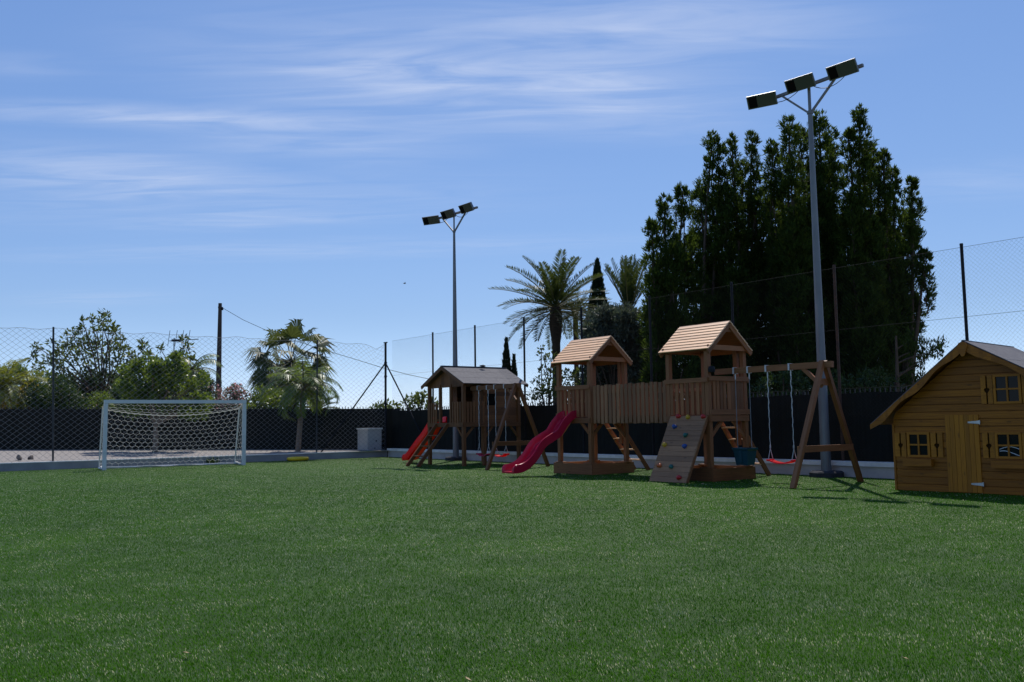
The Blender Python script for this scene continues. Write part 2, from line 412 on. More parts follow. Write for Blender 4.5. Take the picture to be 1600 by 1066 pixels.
M['queen'] = leafmat('queen_frond', (.055, .105, .016), (.14, .20, .03), .38, (.26, .34, .04), .42, .5)
M['areca'] = leafmat('areca_frond', (.075, .13, .018), (.24, .27, .03), .42, (.42, .40, .04), .45, .45)
M['yellow_leaf'] = leafmat('yellow_frond', (.30, .20, .02), (.48, .34, .04), .45, (.6, .4, .04), .5, .4)
M['oleander'] = leafmat('oleander_leaf', (.03, .06, .02), (.08, .11, .04), .3, (.16, .22, .05), .5, .4)
M['pink'] = leafmat('pink_petal', (.45, .16, .17), (.62, .34, .32), .4, (.7, .4, .38), .6, .2)
M['redpetal'] = leafmat('red_petal', (.45, .03, .03), (.60, .08, .06), .45, (.7, .06, .05), .6, .2)


# ------------------------------------------------------------------ field frame: x along the right fence, y away from the camera, origin in the corner
A0 = Vector((-4.58, 32.73, 0)); FU = Vector((.602, -.799, 0)).normalized(); FV = Vector((-FU.y, FU.x, 0))
FRZ = math.atan2(FU.y, FU.x)


def Fw(x, y, z=0): return A0 + FU * x + FV * y + Vector((0, 0, z))


def Floc(p): d = Vector(p) - A0; return d.dot(FU), d.dot(FV)


# ------------------------------------------------------------------ ground and lawn
def ground():
    m = MB(); m.face([(-600, -200, -.06), (600, -200, -.06), (600, 1500, -.06), (-600, 1500, -.06)])
    tag(m.build('ground', M['ground']), kind='structure')
    mt, nt, N, Lk, P = mat_new('artificial_turf')
    col, ns = noise_col(nt, (.028, .076, .004), (.042, .102, .007), .9, 6)
    c2, n2 = noise_col(nt, (.6, .6, .6), (1.25, 1.25, 1.25), 160, 3)
    mx = N.new('ShaderNodeMixRGB'); mx.blend_type = 'MULTIPLY'; mx.inputs[0].default_value = .8; Lk.new(col, mx.inputs[1]); Lk.new(c2, mx.inputs[2])
    Lk.new(mx.outputs[0], P.inputs['Base Color']); P.inputs['Roughness'].default_value = .7; P.inputs['Specular IOR Level'].default_value = .2
    b = N.new('ShaderNodeBump'); b.inputs['Strength'].default_value = 1; b.inputs['Distance'].default_value = .02; Lk.new(n2.outputs[0] if False else n2.outputs[0], b.inputs['Height']); Lk.new(b.outputs[0], P.inputs['Normal'])
    t = MB(); t.face([Fw(0, -45), Fw(45, -45), Fw(45, 0), Fw(0, 0)])
    tag(t.build('turf', mt), kind='structure')
    # gravel bed beyond the left wall, rising towards the dark fence
    g = MB()
    for i in range(8):
        x0, x1 = -24 + i * 2.5, -24 + (i + 1) * 2.5

        def ptn(xx, kk):
            if kk == 0:
                t_ = (xx + 24) / 20 * 0 ; s_ = max(0.0, min(22.0, (-4.58 - xx) / .799)); q = Fw(-.14, -s_); return Vector((xx, q.y, .235))
            f = min(1, max(0, (-4 - xx) / 16)); return Vector((xx, 33.3, .25 + .20 * f))
        xa, xb = x0, min(x1, -4.0)
        g.face([ptn(xa, 0), ptn(xb, 0), ptn(xb, 1), ptn(xa, 1)])
    tag(g.build('gravel', M['gravel']), kind='structure')
    # blades of the artificial turf, thinning with distance
    n = 1350000
    d = np.exp(rng.uniform(math.log(2.4), math.log(36), n)); x = (d * .64 + 2.6) * rng.uniform(-1, 1, n); y = d
    lx = (x - A0.x) * FU.x + (y - A0.y) * FU.y; ly = (x - A0.x) * FV.x + (y - A0.y) * FV.y
    keep = (lx > .03) & (ly < -.03); x, y = x[keep], y[keep]; n = len(x)

    def vn(px, py, sc, seed):
        r2 = np.random.default_rng(seed); T = r2.uniform(0, 1, (64, 64)); fx_, fy_ = px * sc % 63, py * sc % 63
        i, j = fx_.astype(int), fy_.astype(int); a, b_ = fx_ - i, fy_ - j; a = a * a * (3 - 2 * a); b_ = b_ * b_ * (3 - 2 * b_)
        i2, j2 = (i + 1) % 64, (j + 1) % 64
        return (T[i, j] * (1 - a) + T[i2, j] * a) * (1 - b_) + (T[i, j2] * (1 - a) + T[i2, j2] * a) * b_
    px_, py_ = x + 60, y + 60
    lean = vn(px_, py_, .8, 3) * .5 + vn(px_, py_, 2.6, 4) * .5
    la = 2 * math.pi * (vn(px_, py_, .35, 5) * .6 + vn(px_, py_, 1.7, 6) * .4) + rng.normal(0, 1.0, n)
    L = rng.uniform(.009, .019, n); k = (.20 + .75 * lean) * rng.uniform(.5, 1.3, n)
    dx, dy = np.cos(la) * L * k, np.sin(la) * L * k; h = L / np.sqrt(1 + k * k * .6)
    ya = rng.uniform(0, math.pi, n); w = rng.uniform(.0012, .0021, n) * np.clip(y / 7, 1, 2.2); wx, wy = np.cos(ya) * w, np.sin(ya) * w
    z0 = np.zeros(n)
    P = np.stack([np.stack([x - wx, y - wy, z0], 1), np.stack([x + wx, y + wy, z0], 1),
                  np.stack([x + dx * .35 + wx * .8, y + dy * .35 + wy * .8, h * .62], 1), np.stack([x + dx * .35 - wx * .8, y + dy * .35 - wy * .8, h * .62], 1),
                  np.stack([x + dx, y + dy, h], 1)], 1).astype(np.float32)
    me = bpy.data.meshes.new('grass'); me.vertices.add(n * 5); me.vertices.foreach_set('co', P.ravel())
    base = (np.arange(n) * 5)[:, None]; li = np.concatenate([base + np.array([[0, 1, 2, 3]]), base + np.array([[3, 2, 4]])], 1)
    me.loops.add(n * 7); me.loops.foreach_set('vertex_index', li.ravel().astype(np.int32))
    ls = (np.arange(n) * 7)[:, None] + np.array([[0, 4]]); me.polygons.add(n * 2); me.polygons.foreach_set('loop_start', ls.ravel().astype(np.int32))
    me.update(calc_edges=True)
    gm, nt, N, Lk, P_ = mat_new('turf_fibre')
    ge = N.new('ShaderNodeNewGeometry'); rp = N.new('ShaderNodeValToRGB'); e = rp.color_ramp.elements
    e[0].position = 0; e[0].color = (.035, .132, .005, 1); e[1].position = .86; e[1].color = (.090, .225, .015, 1)
    e2 = rp.color_ramp.elements.new(.93); e2.color = (.60, .60, .36, 1)
    # pale fibres in loose patches: bleached wear and sun glints put into the colour
    pc, pn = noise_col(nt, (0, 0, 0), (1, 1, 1), 2.6, 7, lo=.34, hi=.70)
    pm = N.new('ShaderNodeMapRange'); pm.inputs['To Min'].default_value = .80; pm.inputs['To Max'].default_value = 1.16; Lk.new(pc, pm.inputs['Value'])
    pq = N.new('ShaderNodeMath'); pq.operation = 'MULTIPLY'; pq.use_clamp = True; Lk.new(ge.outputs['Random Per Island'], pq.inputs[0]); Lk.new(pm.outputs[0], pq.inputs[1]); Lk.new(pq.outputs[0], rp.inputs[0])
    Lk.new(rp.outputs[0], P_.inputs['Base Color']); P_.inputs['Roughness'].default_value = .5; P_.inputs['Specular IOR Level'].default_value = .03; P_.inputs['IOR'].default_value = 1.25
    tr = N.new('ShaderNodeBsdfTranslucent'); Lk.new(rp.outputs[0], tr.inputs[0]); ms = N.new('ShaderNodeMixShader'); ms.inputs[0].default_value = .38
    Lk.new(P_.outputs[0], ms.inputs[1]); Lk.new(tr.outputs[0], ms.inputs[2]); Lk.new(ms.outputs[0], N['Material Output'].inputs['Surface'])
    me.materials.append(gm); o = bpy.data.objects.new('grass', me); C.objects.link(o)
    tag(o, 'short green artificial grass fibres covering the play field', 'grass', kind='stuff')


ground()


# ------------------------------------------------------------------ low walls round the field
def walls():
    w = root('low_wall', 'long low painted wall under the dark screen beside the play towers', 'wall', Fw(13, .12), FRZ)
    b = MB(); b.box((1.0, 0, .10), (28.0, .20, .24)); b.build('wall_body', M['wall_paint'], w)
    c = MB()
    for i in range(14): c.box((-12 + i * 2.0, -.005, .262), (1.99, .27, .085))
    c.build('coping', M['coping'], w)
    w = root('low_wall', 'low grey wall holding back the gravel behind the goal', 'wall', Fw(-.10, -11), FRZ)
    b = MB(); b.box((0, 0.0, .095), (.18, 22.0, .23)); b.build('wall_body', M['wall_dirty'], w)
    c = MB()
    for i in range(11): c.box((-.005, -10 + i * 2.0, .224), (.22, 1.985, .03))
    c.build('coping', M['coping'], w)


walls()


# ------------------------------------------------------------------ fences
def dark_fences():
    f = root('screen_fence', 'dark screened picket fence running behind the play towers', 'fence', Fw(13, .42), FRZ)
    s = MB(); n = 56
    for i in range(n):
        x0, x1 = -13.4 + i * .5, -13.4 + (i + 1) * .5
        z = .012 * math.sin(i * 1.7)
        for j in range(6):
            za, zb = .22 + j * .24, .22 + (j + 1) * .24; yy = lambda x, q: .018 * math.sin(x * 4.1 + q * 1.3) + .014 * math.sin(x * 9.3 - q * 3.1) * math.sin(q * 2.2)
            for h in (0, .25): s.face([(x0 + h, yy(x0 + h, za), za), (x0 + h + .25, yy(x0 + h + .25, za), za), (x0 + h + .25, yy(x0 + h + .25, zb), zb + (z if j == 5 else 0)), (x0 + h, yy(x0 + h, zb), zb + (z if j == 5 else 0))])
    s.build('screen_cloth', M['screen'], f)
    p = MB()
    for i in range(255): p.box((-13.4 + i * .11, .06, .98), (.022, .022, 1.52 + .012 * (i % 3)))
    for z in (.45, 1.5): p.box((.6, .085, z), (28, .022, .035))
    p.build('picket_frame', M['picket'], f)
    for i in range(12): po = MB(); po.box((-13.2 + i * 2.5, .09, .85), (.06, .06, 1.75)); po.build('support', M['picket'], f)
    f = root('screen_fence', 'dark screened picket fence standing beyond the gravel behind the goal', 'fence', (-12, 33.5, 0), 0)
    s = MB(); n = 40
    for i in range(n):
        x0, x1 = -9 + i * .42, -9 + (i + 1) * .42
        zf = lambda x: .46 - .21 * (x + 9) / 16.8
        y0, y1 = .02 * math.sin(i * 2.3), .02 * math.sin((i + 1) * 2.3)
        s.face([(x0, y0, zf(x0) - .3), (x1, y1, zf(x1) - .3), (x1, y1, zf(x1) + 1.50), (x0, y0, zf(x0) + 1.50)])
    s.build('screen_cloth', M['screen'], f)
    p = MB()
    for i in range(153): x = -9 + i * .11; p.box((x, .06, zf(x) + .82), (.022, .022, 1.50 + .012 * (i % 3)))
    p.build('picket_frame', M['picket'], f)


def fence_meshes():
    # right: chain link on steel posts
    xs = [2.8, 5.35, 7.92, 10.5, 13.1, 15.7, 18.35, 20.97, 23.6, 26.2]
    f = root('chain_link_fence', 'tall chain link fence on thin steel posts above the dark screen', 'fence', Fw(13, .22), FRZ)
    rusty = 18.35
    for x in xs:
        p = MB(); p.tube([(x - 13, 0, 0), (x - 13, 0, 4.27)], .030, 8); p.lathe((x - 13, 0, 4.27), [(.034, 0), (.03, .03), (0, .035)], 8)
        o = p.build('post', M['rust'] if x == rusty else M['dark_metal'], f, 40)
        if x == rusty: o['label'] = 'rusty brown fence post'
    w = MB(); c = .080; z0, z1 = .32, 4.22; x0, x1 = -12.95, 13.4; H = z1 - z0
    for i in range(int((x1 - x0 + H) / c)):
        for sg in (1, -1):
            a = x0 - H + i * c if sg == 1 else x0 + i * c
            pa, pb = (a, z0), (a + sg * H, z1)
            # clip in x
            (xa, za), (xb, zb) = pa, pb

            def clip(xa, za, xb, zb):
                if xa > xb: xa, za, xb, zb = xb, zb, xa, za
                if xb < x0 or xa > x1: return None
                if xa < x0: t = (x0 - xa) / (xb - xa); xa, za = x0, za + t * (zb - za)
                if xb > x1: t = (x1 - xa) / (xb - xa); xb, zb = x1, za + t * (zb - za)
                return xa, za, xb, zb
            q = clip(xa, za, xb, zb)
            if q and q[2] - q[0] > .02:
                w.tube([(q[0], -.045 + .004 * sg, q[1]), (q[2], -.045 + .004 * sg, q[3])], .0011, 3, False)
    w.build('wire_mesh', M['wire'], f)
    w = MB()
    for z in (4.22, 2.95, 1.75): w.tube([(x0, -.05, z), (x1, -.05, z)], .003, 4, False)
    w.build('tension_wire', M['wire'], f)
    # left: sports netting hung between posts, with the braced corner post
    f = root('net_fence', 'tall grey ball net on posts above the gravel edge, with a braced corner post', 'fence', Fw(-.12, -8), FRZ)
    ys = [0, -2.7, -10.94, -13.6, -16.2]
    for y in ys:
        p = MB(); lean = .12 if y == -10.94 else 0
        p.tube([(0, y + 8, .1), (lean * .6, y + 8 - lean, 4.15)], .042 if y == 0 else .028, 8)
        if y == 0:
            p.lathe((0, 8, 4.15), [(.05, 0), (.05, .03), (0, .04)], 8)
            for z in (1.9, 2.9, 3.4): p.lathe((0, 8, z), [(.043, 0), (.062, .0), (.062, .05), (.043, .05)], 8)
            p.box((0, 8, 4.17), (.22, .05, .035))
        p.build('post', M['dark_metal'] if y == 0 else M['post_grey'], f, 40)
    for e in ((0, 8 - 2.55, .22), (2.35, 8.0 + .42, .25)):
        p = MB(); p.tube([(.0, 8, 3.42), e], .026, 8); p.build('brace', M['dark_metal'], f, 40)
    n = MB(); cw, ch = .20, .165; z0 = .25; rows = 24

    def top(y):
        s = (abs(y) % 2.7) / 2.7
        return 4.12 - .05 * 4 * s * (1 - s) - .02 * math.sin(y * 7) - (.22 * max(0, 1 - abs(abs(y) - .35) / .35) if abs(y) < .7 else 0)

    def P(i, j):
        y = -i * cw / 2; t = top(y); z = z0 + (t - z0) * j / (rows * 2)
        return (.03 * math.sin(y * 1.3 + z), y + 8, z)
    ni = int(16.4 / (cw / 2))
    for st in range(-2 * rows, ni):
        for sg in (1, -1):
            if st % 2: continue
            pts = []
            for j in range(2 * rows + 1):
                i = st + (j if sg == 1 else 2 * rows - j)
                if 0 <= i <= ni: pts.append(P(i, j))
            if len(pts) > 1: n.tube(pts[::4] + ([pts[-1]] if (len(pts) - 1) % 4 else []), .0033, 3, False)
    n.build('netting', M['grey_net'], f)
    n = MB(); n.tube([P(i, 2 * rows) for i in range(0, ni, 2)], .005, 4, False); n.tube([P(i, 0) for i in range(0, ni, 4)], .005, 4, False)
    n.build('edge_rope', M['grey_net'], f)


dark_fences(); fence_meshes()


# ------------------------------------------------------------------ floodlight masts
def mast(x, y, H, rb, rt, label, group, yaws, zb, tl=0.0):
    g = root('floodlight_mast', label, 'floodlight', Fw(x, y), math.atan2(-.735, .68), group)
    p = MB(); p.tube([(0, 0, .1), (0, 0, H * .35), (0, 0, H * .7), (0, 0, H - .55)], [rb, rb * .72 + rt * .28, rb * .35 + rt * .65, rt * 1.15], 16); p.tube([(0, 0, H - .55), (0, 0, H)], rt * .8, 12)
    p.lathe((0, 0, H - .58), [(rt, 0), (rt * 1.6, 0), (rt * 1.6, .06), (rt, .06)], 12); p.build('pole', M['galv'], g, 40)
    b = MB(); b.lathe((0, 0, 0), [(.34, -.02), (.34, .09), (.30, .12), (0, .12)], 8); b.build('base', M['plinth'], g)
    b = MB(); b.bar((-1.0, 0, H + .03 - 1.0 * tl), (1.17, 0, H + .03 + 1.17 * tl), .06, .06); b.build('crossbar', M['galv'], g)
    for sx in (-.62, .62):
        b = MB(); b.bar((sx * .05, 0, H - .55), (sx, 0, H + .01 + sx * tl), .04, .04); b.build('brace', M['galv'], g)
    for i, (hx, yaw, dz) in enumerate(zip((-1.0, -.10, .82), yaws, zb)):
        hd = MB(); T = Matrix.Rotation(yaw, 3, 'Z') @ Matrix.Rotation(R(30), 3, 'X')
        c = Vector((hx, -.16, H + .02 + dz))
        # deep tray: glass plane looks along local -y after tilt
        w, hh, dp = .63, .28, .15
        rings = []
        for (sw, sh, yy) in ((.36, .42, .15), (.92, .9, .06), (1.0, 1.0, 0.0), (1.0, 1.0, -.03)):
            rings.append([c + T @ Vector((sx_ * w / 2 * sw, yy, sz_ * hh / 2 * sh)) for (sx_, sz_) in ((-1, -1), (1, -1), (1, 1), (-1, 1))])
        hd.sweep(rings); hd.box(c + T @ Vector((0, .09, .0)), (.12, .16, .08), T)
        h = hd.build('floodlight', M['lamp_alu'], g, fix=True)
        gl = MB(); gl.box(c + T @ Vector((0, -.034, 0)), (w * .93, .006, hh * .88), T); gl.build('glass', M['lamp_glass'], h)
        k = MB(); k.box(c + T @ Vector((-w * .30, -.039, 0)), (w * .28, .006, hh * .80), T); k.build('reflector', M['hole'], h)
        br = MB(); br.bar(c + T @ Vector((0, .09, 0)), (hx, 0, H + .03 + hx * tl), .05, .05); br.build('bracket', M['galv'], h)
    cb = MB()
    for (a, b_) in ((-1.0, -.2), (.1, .8)):
        cb.tube([(a + (b_ - a) * t, -.03, H - .02 - .22 * 4 * t * (1 - t) * .6) for t in np.linspace(0, 1, 9)], .008, 4, False)
    cb.build('cable', M['dark_metal'], g)
    return g


mast(18.27, -.25, 8.00, .100, .040, 'tall grey floodlight mast standing behind the swing frame', 'floodlight masts along the fence', (.25, 0, -.06), (-.07, .04, .05), .055)
mast(4.9, -.25, 7.93, .100, .032, 'tall grey floodlight mast rising behind the dark stilted playhouse', 'floodlight masts along the fence', (.35, 0, -.06), (-.04, .0, .03))


# ------------------------------------------------------------------ goal
def goal():
    a, b = Fw(1.85, -9.99), Fw(2.15, -6.12); d = (b - a); W = d.length; rz = math.atan2(d.y, d.x)
    g = root('football_goal', 'white football goal with a slack white net by the gravel wall', 'goal', a, rz)
    H = 1.97; q = .10
    for x in (0, W):
        p = MB(); p.box((x, 0, H / 2 - .06), (q, q, H - .10)); p.build('post', M['goal_paint'], g)
    p = MB(); p.box((W / 2, 0, H - .055), (W + q, q + .004, q)); p.build('crossbar', M['goal_paint'], g)
    D1, D0, HB = .55, .95, 1.72
    s = MB()
    for x in (0.0, W):
        s.tube([(x, .05, H - .06), (x, D1, HB)], .018, 6); s.tube([(x, D1, HB), (x, D0, .03)], .022, 6); s.tube([(x, .05, .03), (x, D0, .03)], .03, 6)
    s.tube([(0, D0, .03), (W, D0, .03)], .03, 6)
    s.build('back_frame', M['goal_paint'], g, 50)
    n = MB(); c = .145

    def honey(P, a_len, b_len):
        """hexagonal net over a patch P(s,t), s along a_len and t along b_len"""
        na, nb = max(4, int(a_len / .085)), max(3, int(b_len / .13)); hh = .19
        Q = lambda k, r: P(min(1, max(0, k / na)), min(1, max(0, (r + (hh if (k + r) % 2 == 0 else -hh)) / nb)))
        for r in range(nb + 1):
            n.tube([Q(k, r) for k in range(na + 1)], .0046, 3, False)
            if r < nb:
                for k in range(na + 1):
                    if (k + r) % 2 == 0: n.tube([Q(k, r), Q(k, r + 1)], .0046, 3, False)
    sag = lambda s_: 4 * s_ * (1 - s_)
    honey(lambda s_, t: (W * s_, .05 + (D1 - .05) * t, (H - .04) * (1 - t) + HB * t - .20 * sag(s_) * t - .05 * math.sin(math.pi * t)), W, .6)
    honey(lambda s_, t: (W * s_, D1 + (D0 - D1) * t + .05 * sag(s_) * math.sin(math.pi * t), (HB - .20 * sag(s_)) * (1 - t) + .03 * t), W, 1.75)
    for x in (0, W):
        honey(lambda s_, t: (x + .03 * math.sin(math.pi * s_) * math.sin(math.pi * t), .05 + s_ * ((D1 - .05) * (1 - t) + (D0 - .05) * t), (H - .05 - (H - HB) * s_) * (1 - t) + .03 * t), .75, 1.85)
    n.tube([(W * t, D1, HB - .20 * sag(t)) for t in np.linspace(0, 1, 20)], .007, 4, False)
    n.tube([(W * t, D0 - .03 + .02 * math.sin(9 * t), .035 + .015 * math.sin(23 * t)) for t in np.linspace(0, 1, 60)], .016, 5, False)
    for x in (.02, W - .02): n.tube([(x + .03 * math.sin(9 * t), .06 + (D0 - .1) * t, .05 + .02 * math.sin(15 * t)) for t in np.linspace(0, 1, 12)], .03, 5, False)
    n.build('net', M['net'], g)


goal()


# ------------------------------------------------------------------ slides and swings
def slide_mesh(top, direc, prof, mat, parent, off, w=.205):
    """wavy plastic chute from top going along direc; prof = [(run, height)]"""
    top = Vector(top); d = Vector(direc).normalized(); sd_ = d.cross(Vector((0, 0, 1)))
    # smooth the profile
    P = [Vector((a, b)) for a, b in prof]; pts = []
    for i in range(len(P) - 1):
        p0, p1, p2, p3 = P[max(i - 1, 0)], P[i], P[i + 1], P[min(i + 2, len(P) - 1)]
        for k in range(6):
            t = k / 6; pts.append(.5 * ((2 * p1) + (p2 - p0) * t + (2 * p0 - 5 * p1 + 4 * p2 - p3) * t * t + (3 * p1 - p0 - 3 * p2 + p3) * t ** 3))
    pts.append(P[-1]); rings = []
    prof2 = [(-1.04, .085), (-1.0, .125), (-.93, .132), (-.86, .115), (-.80, .03), (-.70, 0), (.70, 0), (.80, .03), (.86, .115), (.93, .132), (1.0, .125), (1.04, .085), (.98, -.035), (-.98, -.035)]
    for i, p in enumerate(pts):
        t = pts[min(i + 1, len(pts) - 1)] - pts[max(i - 1, 0)]; t.normalize()
        nrm = Vector((-t.y, t.x)); base = top + d * p.x + Vector((0, 0, p.y)); s = min(1.0, .55 + (len(pts) - 1 - i) * .2)
        rings.append([base + sd_ * (a * w) + (d * nrm.x + Vector((0, 0, nrm.y))) * (b * s * 1.15 if b > 0 else b) for a, b in prof2])
    m = MB(off); m.sweep(rings); return m.build('slide', mat, parent, 50, fix=True)


def swing_make(label, seatmat, sag, group):
    g = root('swing', label, 'swing', (0, 0, 0), FRZ, group)
    return g


def swing(x, y, zb, zs, w, label, mat, tilt=0.0, group='red belt swings'):
    """belt swing hung from a beam at height zb; seat at zs, seat runs along the beam"""
    g = root('swing', label, 'swing', Fw(x, y), FRZ, group)
    s = MB(); rings = []
    for t in np.linspace(-1, 1, 13):
        z = zs + .055 * t * t + tilt * t; ww = .075 + .012 * (1 - t * t)
        rings.append([(t * w / 2, -ww, z), (t * w / 2, ww, z), (t * w / 2, ww * .9, z + .022), (t * w / 2, -ww * .9, z + .022)])
    s.sweep(rings)
    for t in (-1, 1): s.box((t * w / 2, 0, zs + .062 + tilt * t), (.05, .17, .035))
    s.build('seat', mat, g, 45, fix=True)
    for t in (-1, 1):
        r_ = MB(); xs = t * (w / 2 - .01); zt = zb - .16; zz = zs + .08 + tilt * t
        for e in (-.07, .07): r_.tube([(xs, e, zz - .01), (xs + t * .002, 0, zz + .20)], .006, 5, False)
        r_.tube([(xs, 0, zz + .20), (xs, 0, zz + .26)], .013, 6)
        r_.tube([(xs + .007 * math.sin(k * 1.7) * (.2 if k < 8 else 1), 0.005 * math.cos(k * 1.3), zz + .26 + (zt - zz - .26) * k / 24) for k in range(25)], [.0065 if k < 11 else .0085 + .002 * math.sin(k * 2.6) for k in range(25)], 6, False)
        r_.build('rope', M['rope'], g, 60)
        h = MB(); h.tube([(xs, 0, zb - .17), (xs, 0, zb - .06)], .012, 6); h.box((xs, 0, zb + .0), (.035, .115, .125)); h.build('hanger', M['chain'], g)
    return g


def bucket_swing(x, y, zb, zs, label):
    g = root('swing', label, 'swing', Fw(x, y), FRZ)
    s = MB(); w, d = .165, .13

    def ring(sx, sy, z): return [(-w * sx, -d * sy, z), (w * sx, -d * sy, z), (w * sx, d * sy, z), (-w * sx, d * sy, z)]
    s.sweep([ring(.80, .80, zs), ring(.88, .9, zs + .10), ring(1.0, 1.05, zs + .27), ring(1.12, 1.2, zs + .30), ring(1.12, 1.2, zs + .325), ring(.95, 1.0, zs + .30), ring(.82, .85, zs + .12)], caps=True)
    s.box((0, -d * 1.02, zs + .17), (.06, .02, .24)); s.build('seat', M['teal'], g, fix=True)
    for t in (-1, 1):
        r_ = MB(); xs = t * w
        r_.tube([(xs, 0, zs + .31), (xs, 0, zb - .16)], .0065, 6, False)
        r_.build('rope', M['grey_net'], g); h = MB(); h.tube([(xs, 0, zb - .17), (xs, 0, zb - .06)], .012, 6); h.box((xs, 0, zb), (.035, .115, .125)); h.build('hanger', M['chain'], g)
    return g


# ------------------------------------------------------------------ double tower playset
def playset():
    cx, cy = 15.3, -2.2; off = (cx, cy, 0)
    g = root('wooden_playset', 'wooden playset of two roofed towers, slatted bridge, crimson slide and climbing wall', 'playset', Fw(cx, cy), FRZ)
    YF, YB, PF = -2.75, -1.60, 1.22
    W, PALE = M['set_wood'], M['set_pale']
    for (x0, x1) in ((12.95, 14.10), (16.38, 17.47)):
        xm = (x0 + x1) / 2; ym = (YF + YB) / 2; hw = .045
        for x in (x0 + hw, x1 - hw):
            for y in (YF + hw, YB - hw):
                p = MB(off); p.box((x, y, 1.27), (.09, .09, 2.54)); p.build('post', W, g)
        # doubled post beside the near corner post on the bridge side
        p = MB(off); xx = x1 - hw - .135 if x0 < 15 else x1 - hw - .17
        p.box((xx, YB - .05, 1.6), (.085, .08, 1.9)); p.build('post', W, g)
        # platform
        p = MB(off)
        for i in range(9): p.box((x0 + .06 + i * (x1 - x0 - .12) / 8, ym, PF - .015), ((x1 - x0) / 9 - .01, YB - YF - .2, .03))
        p.box((xm, YF - .014, PF - .03), (x1 - x0, .028, .12)); p.box((xm, YB + .014, PF - .03), (x1 - x0, .028, .12))
        for x in (x0 - .014, x1 + .014): p.box((x, ym, PF - .03), (.028, YB - YF, .12))
        p.build('platform', W, g)
        # roof: ridge along x
        ap, ev, ov = 3.06, 2.50, .105
        r_ = MB(off); nb = 9
        for sg in (-1, 1):
            yo = YF - .075 if sg == -1 else YB + .075; ymid = ym
            run = abs(yo - ymid); sl = math.atan2(ap - ev, run); L = math.hypot(run, ap - ev); bw = L / nb
            for i in range(nb):
                tt = (i + .5) / nb; yc = yo + (ymid - yo) * tt; zc = ev + (ap - ev) * tt
                Mx = Matrix.Rotation((sl + R(-7)) * (1 if sg == -1 else -1), 3, 'X')
                r_.box((xm + random.uniform(-.006, .006), yc, zc + .02), (x1 - x0 + 2 * ov, bw * 1.16, .02), Mx)
        rf = r_.build('roof', M['roof_wood'], g)
        ln_ = MB(off)  # added dark lining, puts the shade under the roof into the colour
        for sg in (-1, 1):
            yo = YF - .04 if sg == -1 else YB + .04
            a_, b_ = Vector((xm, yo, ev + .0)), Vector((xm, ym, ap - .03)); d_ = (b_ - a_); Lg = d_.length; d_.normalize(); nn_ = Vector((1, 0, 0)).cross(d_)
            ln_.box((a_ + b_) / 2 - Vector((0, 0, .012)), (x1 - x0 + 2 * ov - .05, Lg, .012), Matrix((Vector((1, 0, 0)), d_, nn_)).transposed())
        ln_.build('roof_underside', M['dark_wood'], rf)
        e = MB(off)
        for x in (x0 - ov + .03, x1 + ov - .03):
            for sg in (-1, 1):
                yo = YF - .07 if sg == -1 else YB + .07
                e.bar((x, yo, ev - .045), (x, ym - sg * -.0 , ap - .045), .032, .085)
            e.box((x + (.034 if x > xm else -.034) * -1, ym, 2.555), (.03, YB - YF + .06, .095))
            e.box((x + (.034 if x > xm else -.034) * -1, ym, 2.92), (.03, .30, .10))
        e.build('gable_frame', W, rf)
        # railings
        rl = MB(off)
        rl.box((xm, YF - .03, 1.93), (x1 - x0 + .02, .035, .085))
        nsl = 7
        for i in range(nsl):
            x = x0 + .14 + i * (x1 - x0 - .28) / (nsl - 1); rl.box((x, YF + .012, 1.575), (.075, .022, .62))
        rl.box((xm, YF + .035, 1.62), (x1 - x0 - .1, .02, .06))
        rl.build('front_railing', W, g)
        rb = MB(off); rb.box((xm, YB + .03, 1.93), (x1 - x0 + .02, .035, .085))
        for i in range(3): rb.box((x0 + .14 + i * .12, YB - .012, 1.575), (.075, .022, .62))
        rb.build('back_railing', W, g)
        xs = x0 if x0 < 15 else x1; sg = -1 if x0 < 15 else 1
        rs = MB(off); rs.box((xs + sg * .03, ym, 1.955), (.035, YB - YF + .02, .09)); rs.box((xs + sg * .03, ym, 1.31), (.035, YB - YF - .0, .10))
        k = [YF + .17, YF + .27, YF + .37, YF + .47] + [YF + .60 + .095 * i for i in range(5)]
        for i, y in enumerate(k): rs.box((xs - sg * .005, y, 1.62), (.022, .072 if i < 4 else .09, .60))
        rs.build('side_railing', W, g)
        # knee braces
        for sx, x in ((1, x0 + .05), (-1, x1 - .05)):
            b = MB(off); b.bar((x, YF + .05, .86), (x + sx * .33, YF + .05, 1.16), .045, .07); b.build('knee_brace', W, g)
        b = MB(off); b.bar((x1 - .05, YB - .06, .80), (x1 - .05, YB - .42, 1.16), .045, .07); b.build('knee_brace', W, g); b = MB(off); b.bar((x1 - .05, YF + .10, .86), (x1 - .05, YF + .42, 1.16), .045, .07); b.build('knee_brace', W, g)
        # sandbox round the feet
        s = MB(off); xe = x1 + .02
        s.box((xm, YF - .05, .12), (x1 - x0 + .16, .03, .24)); s.box((xm, YB + .05, .12), (x1 - x0 + .16, .03, .24))
        for x in (x0 - .065, x1 + .065): s.box((x, ym, .12), (.03, YB - YF + .07, .24))
        for (x, y) in ((x0 + .1, YF + .03), (x1 - .1, YF + .03), (x1 - .02, YB - .12), (x0 + .05, YB - .1)): s.box((x, y, .252), (.26, .17, .022))
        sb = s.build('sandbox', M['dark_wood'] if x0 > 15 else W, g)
        sn = MB(off); sn.box((xm, ym, .05), (x1 - x0 + .07, YB - YF + .04, .10)); sn.build('sand', M['sand'], sb)
        # ladder at the back
        xl0, xl1 = (13.28, 13.74) if x0 < 15 else (16.72, 17.18)
        l = MB(off)
        for x in (xl0, xl1): l.bar((x, YB + .03, 1.16), (x, -.62, .0), .04, .095, up=(0, .5, 1))
        ld = l.build('ladder', W, g)
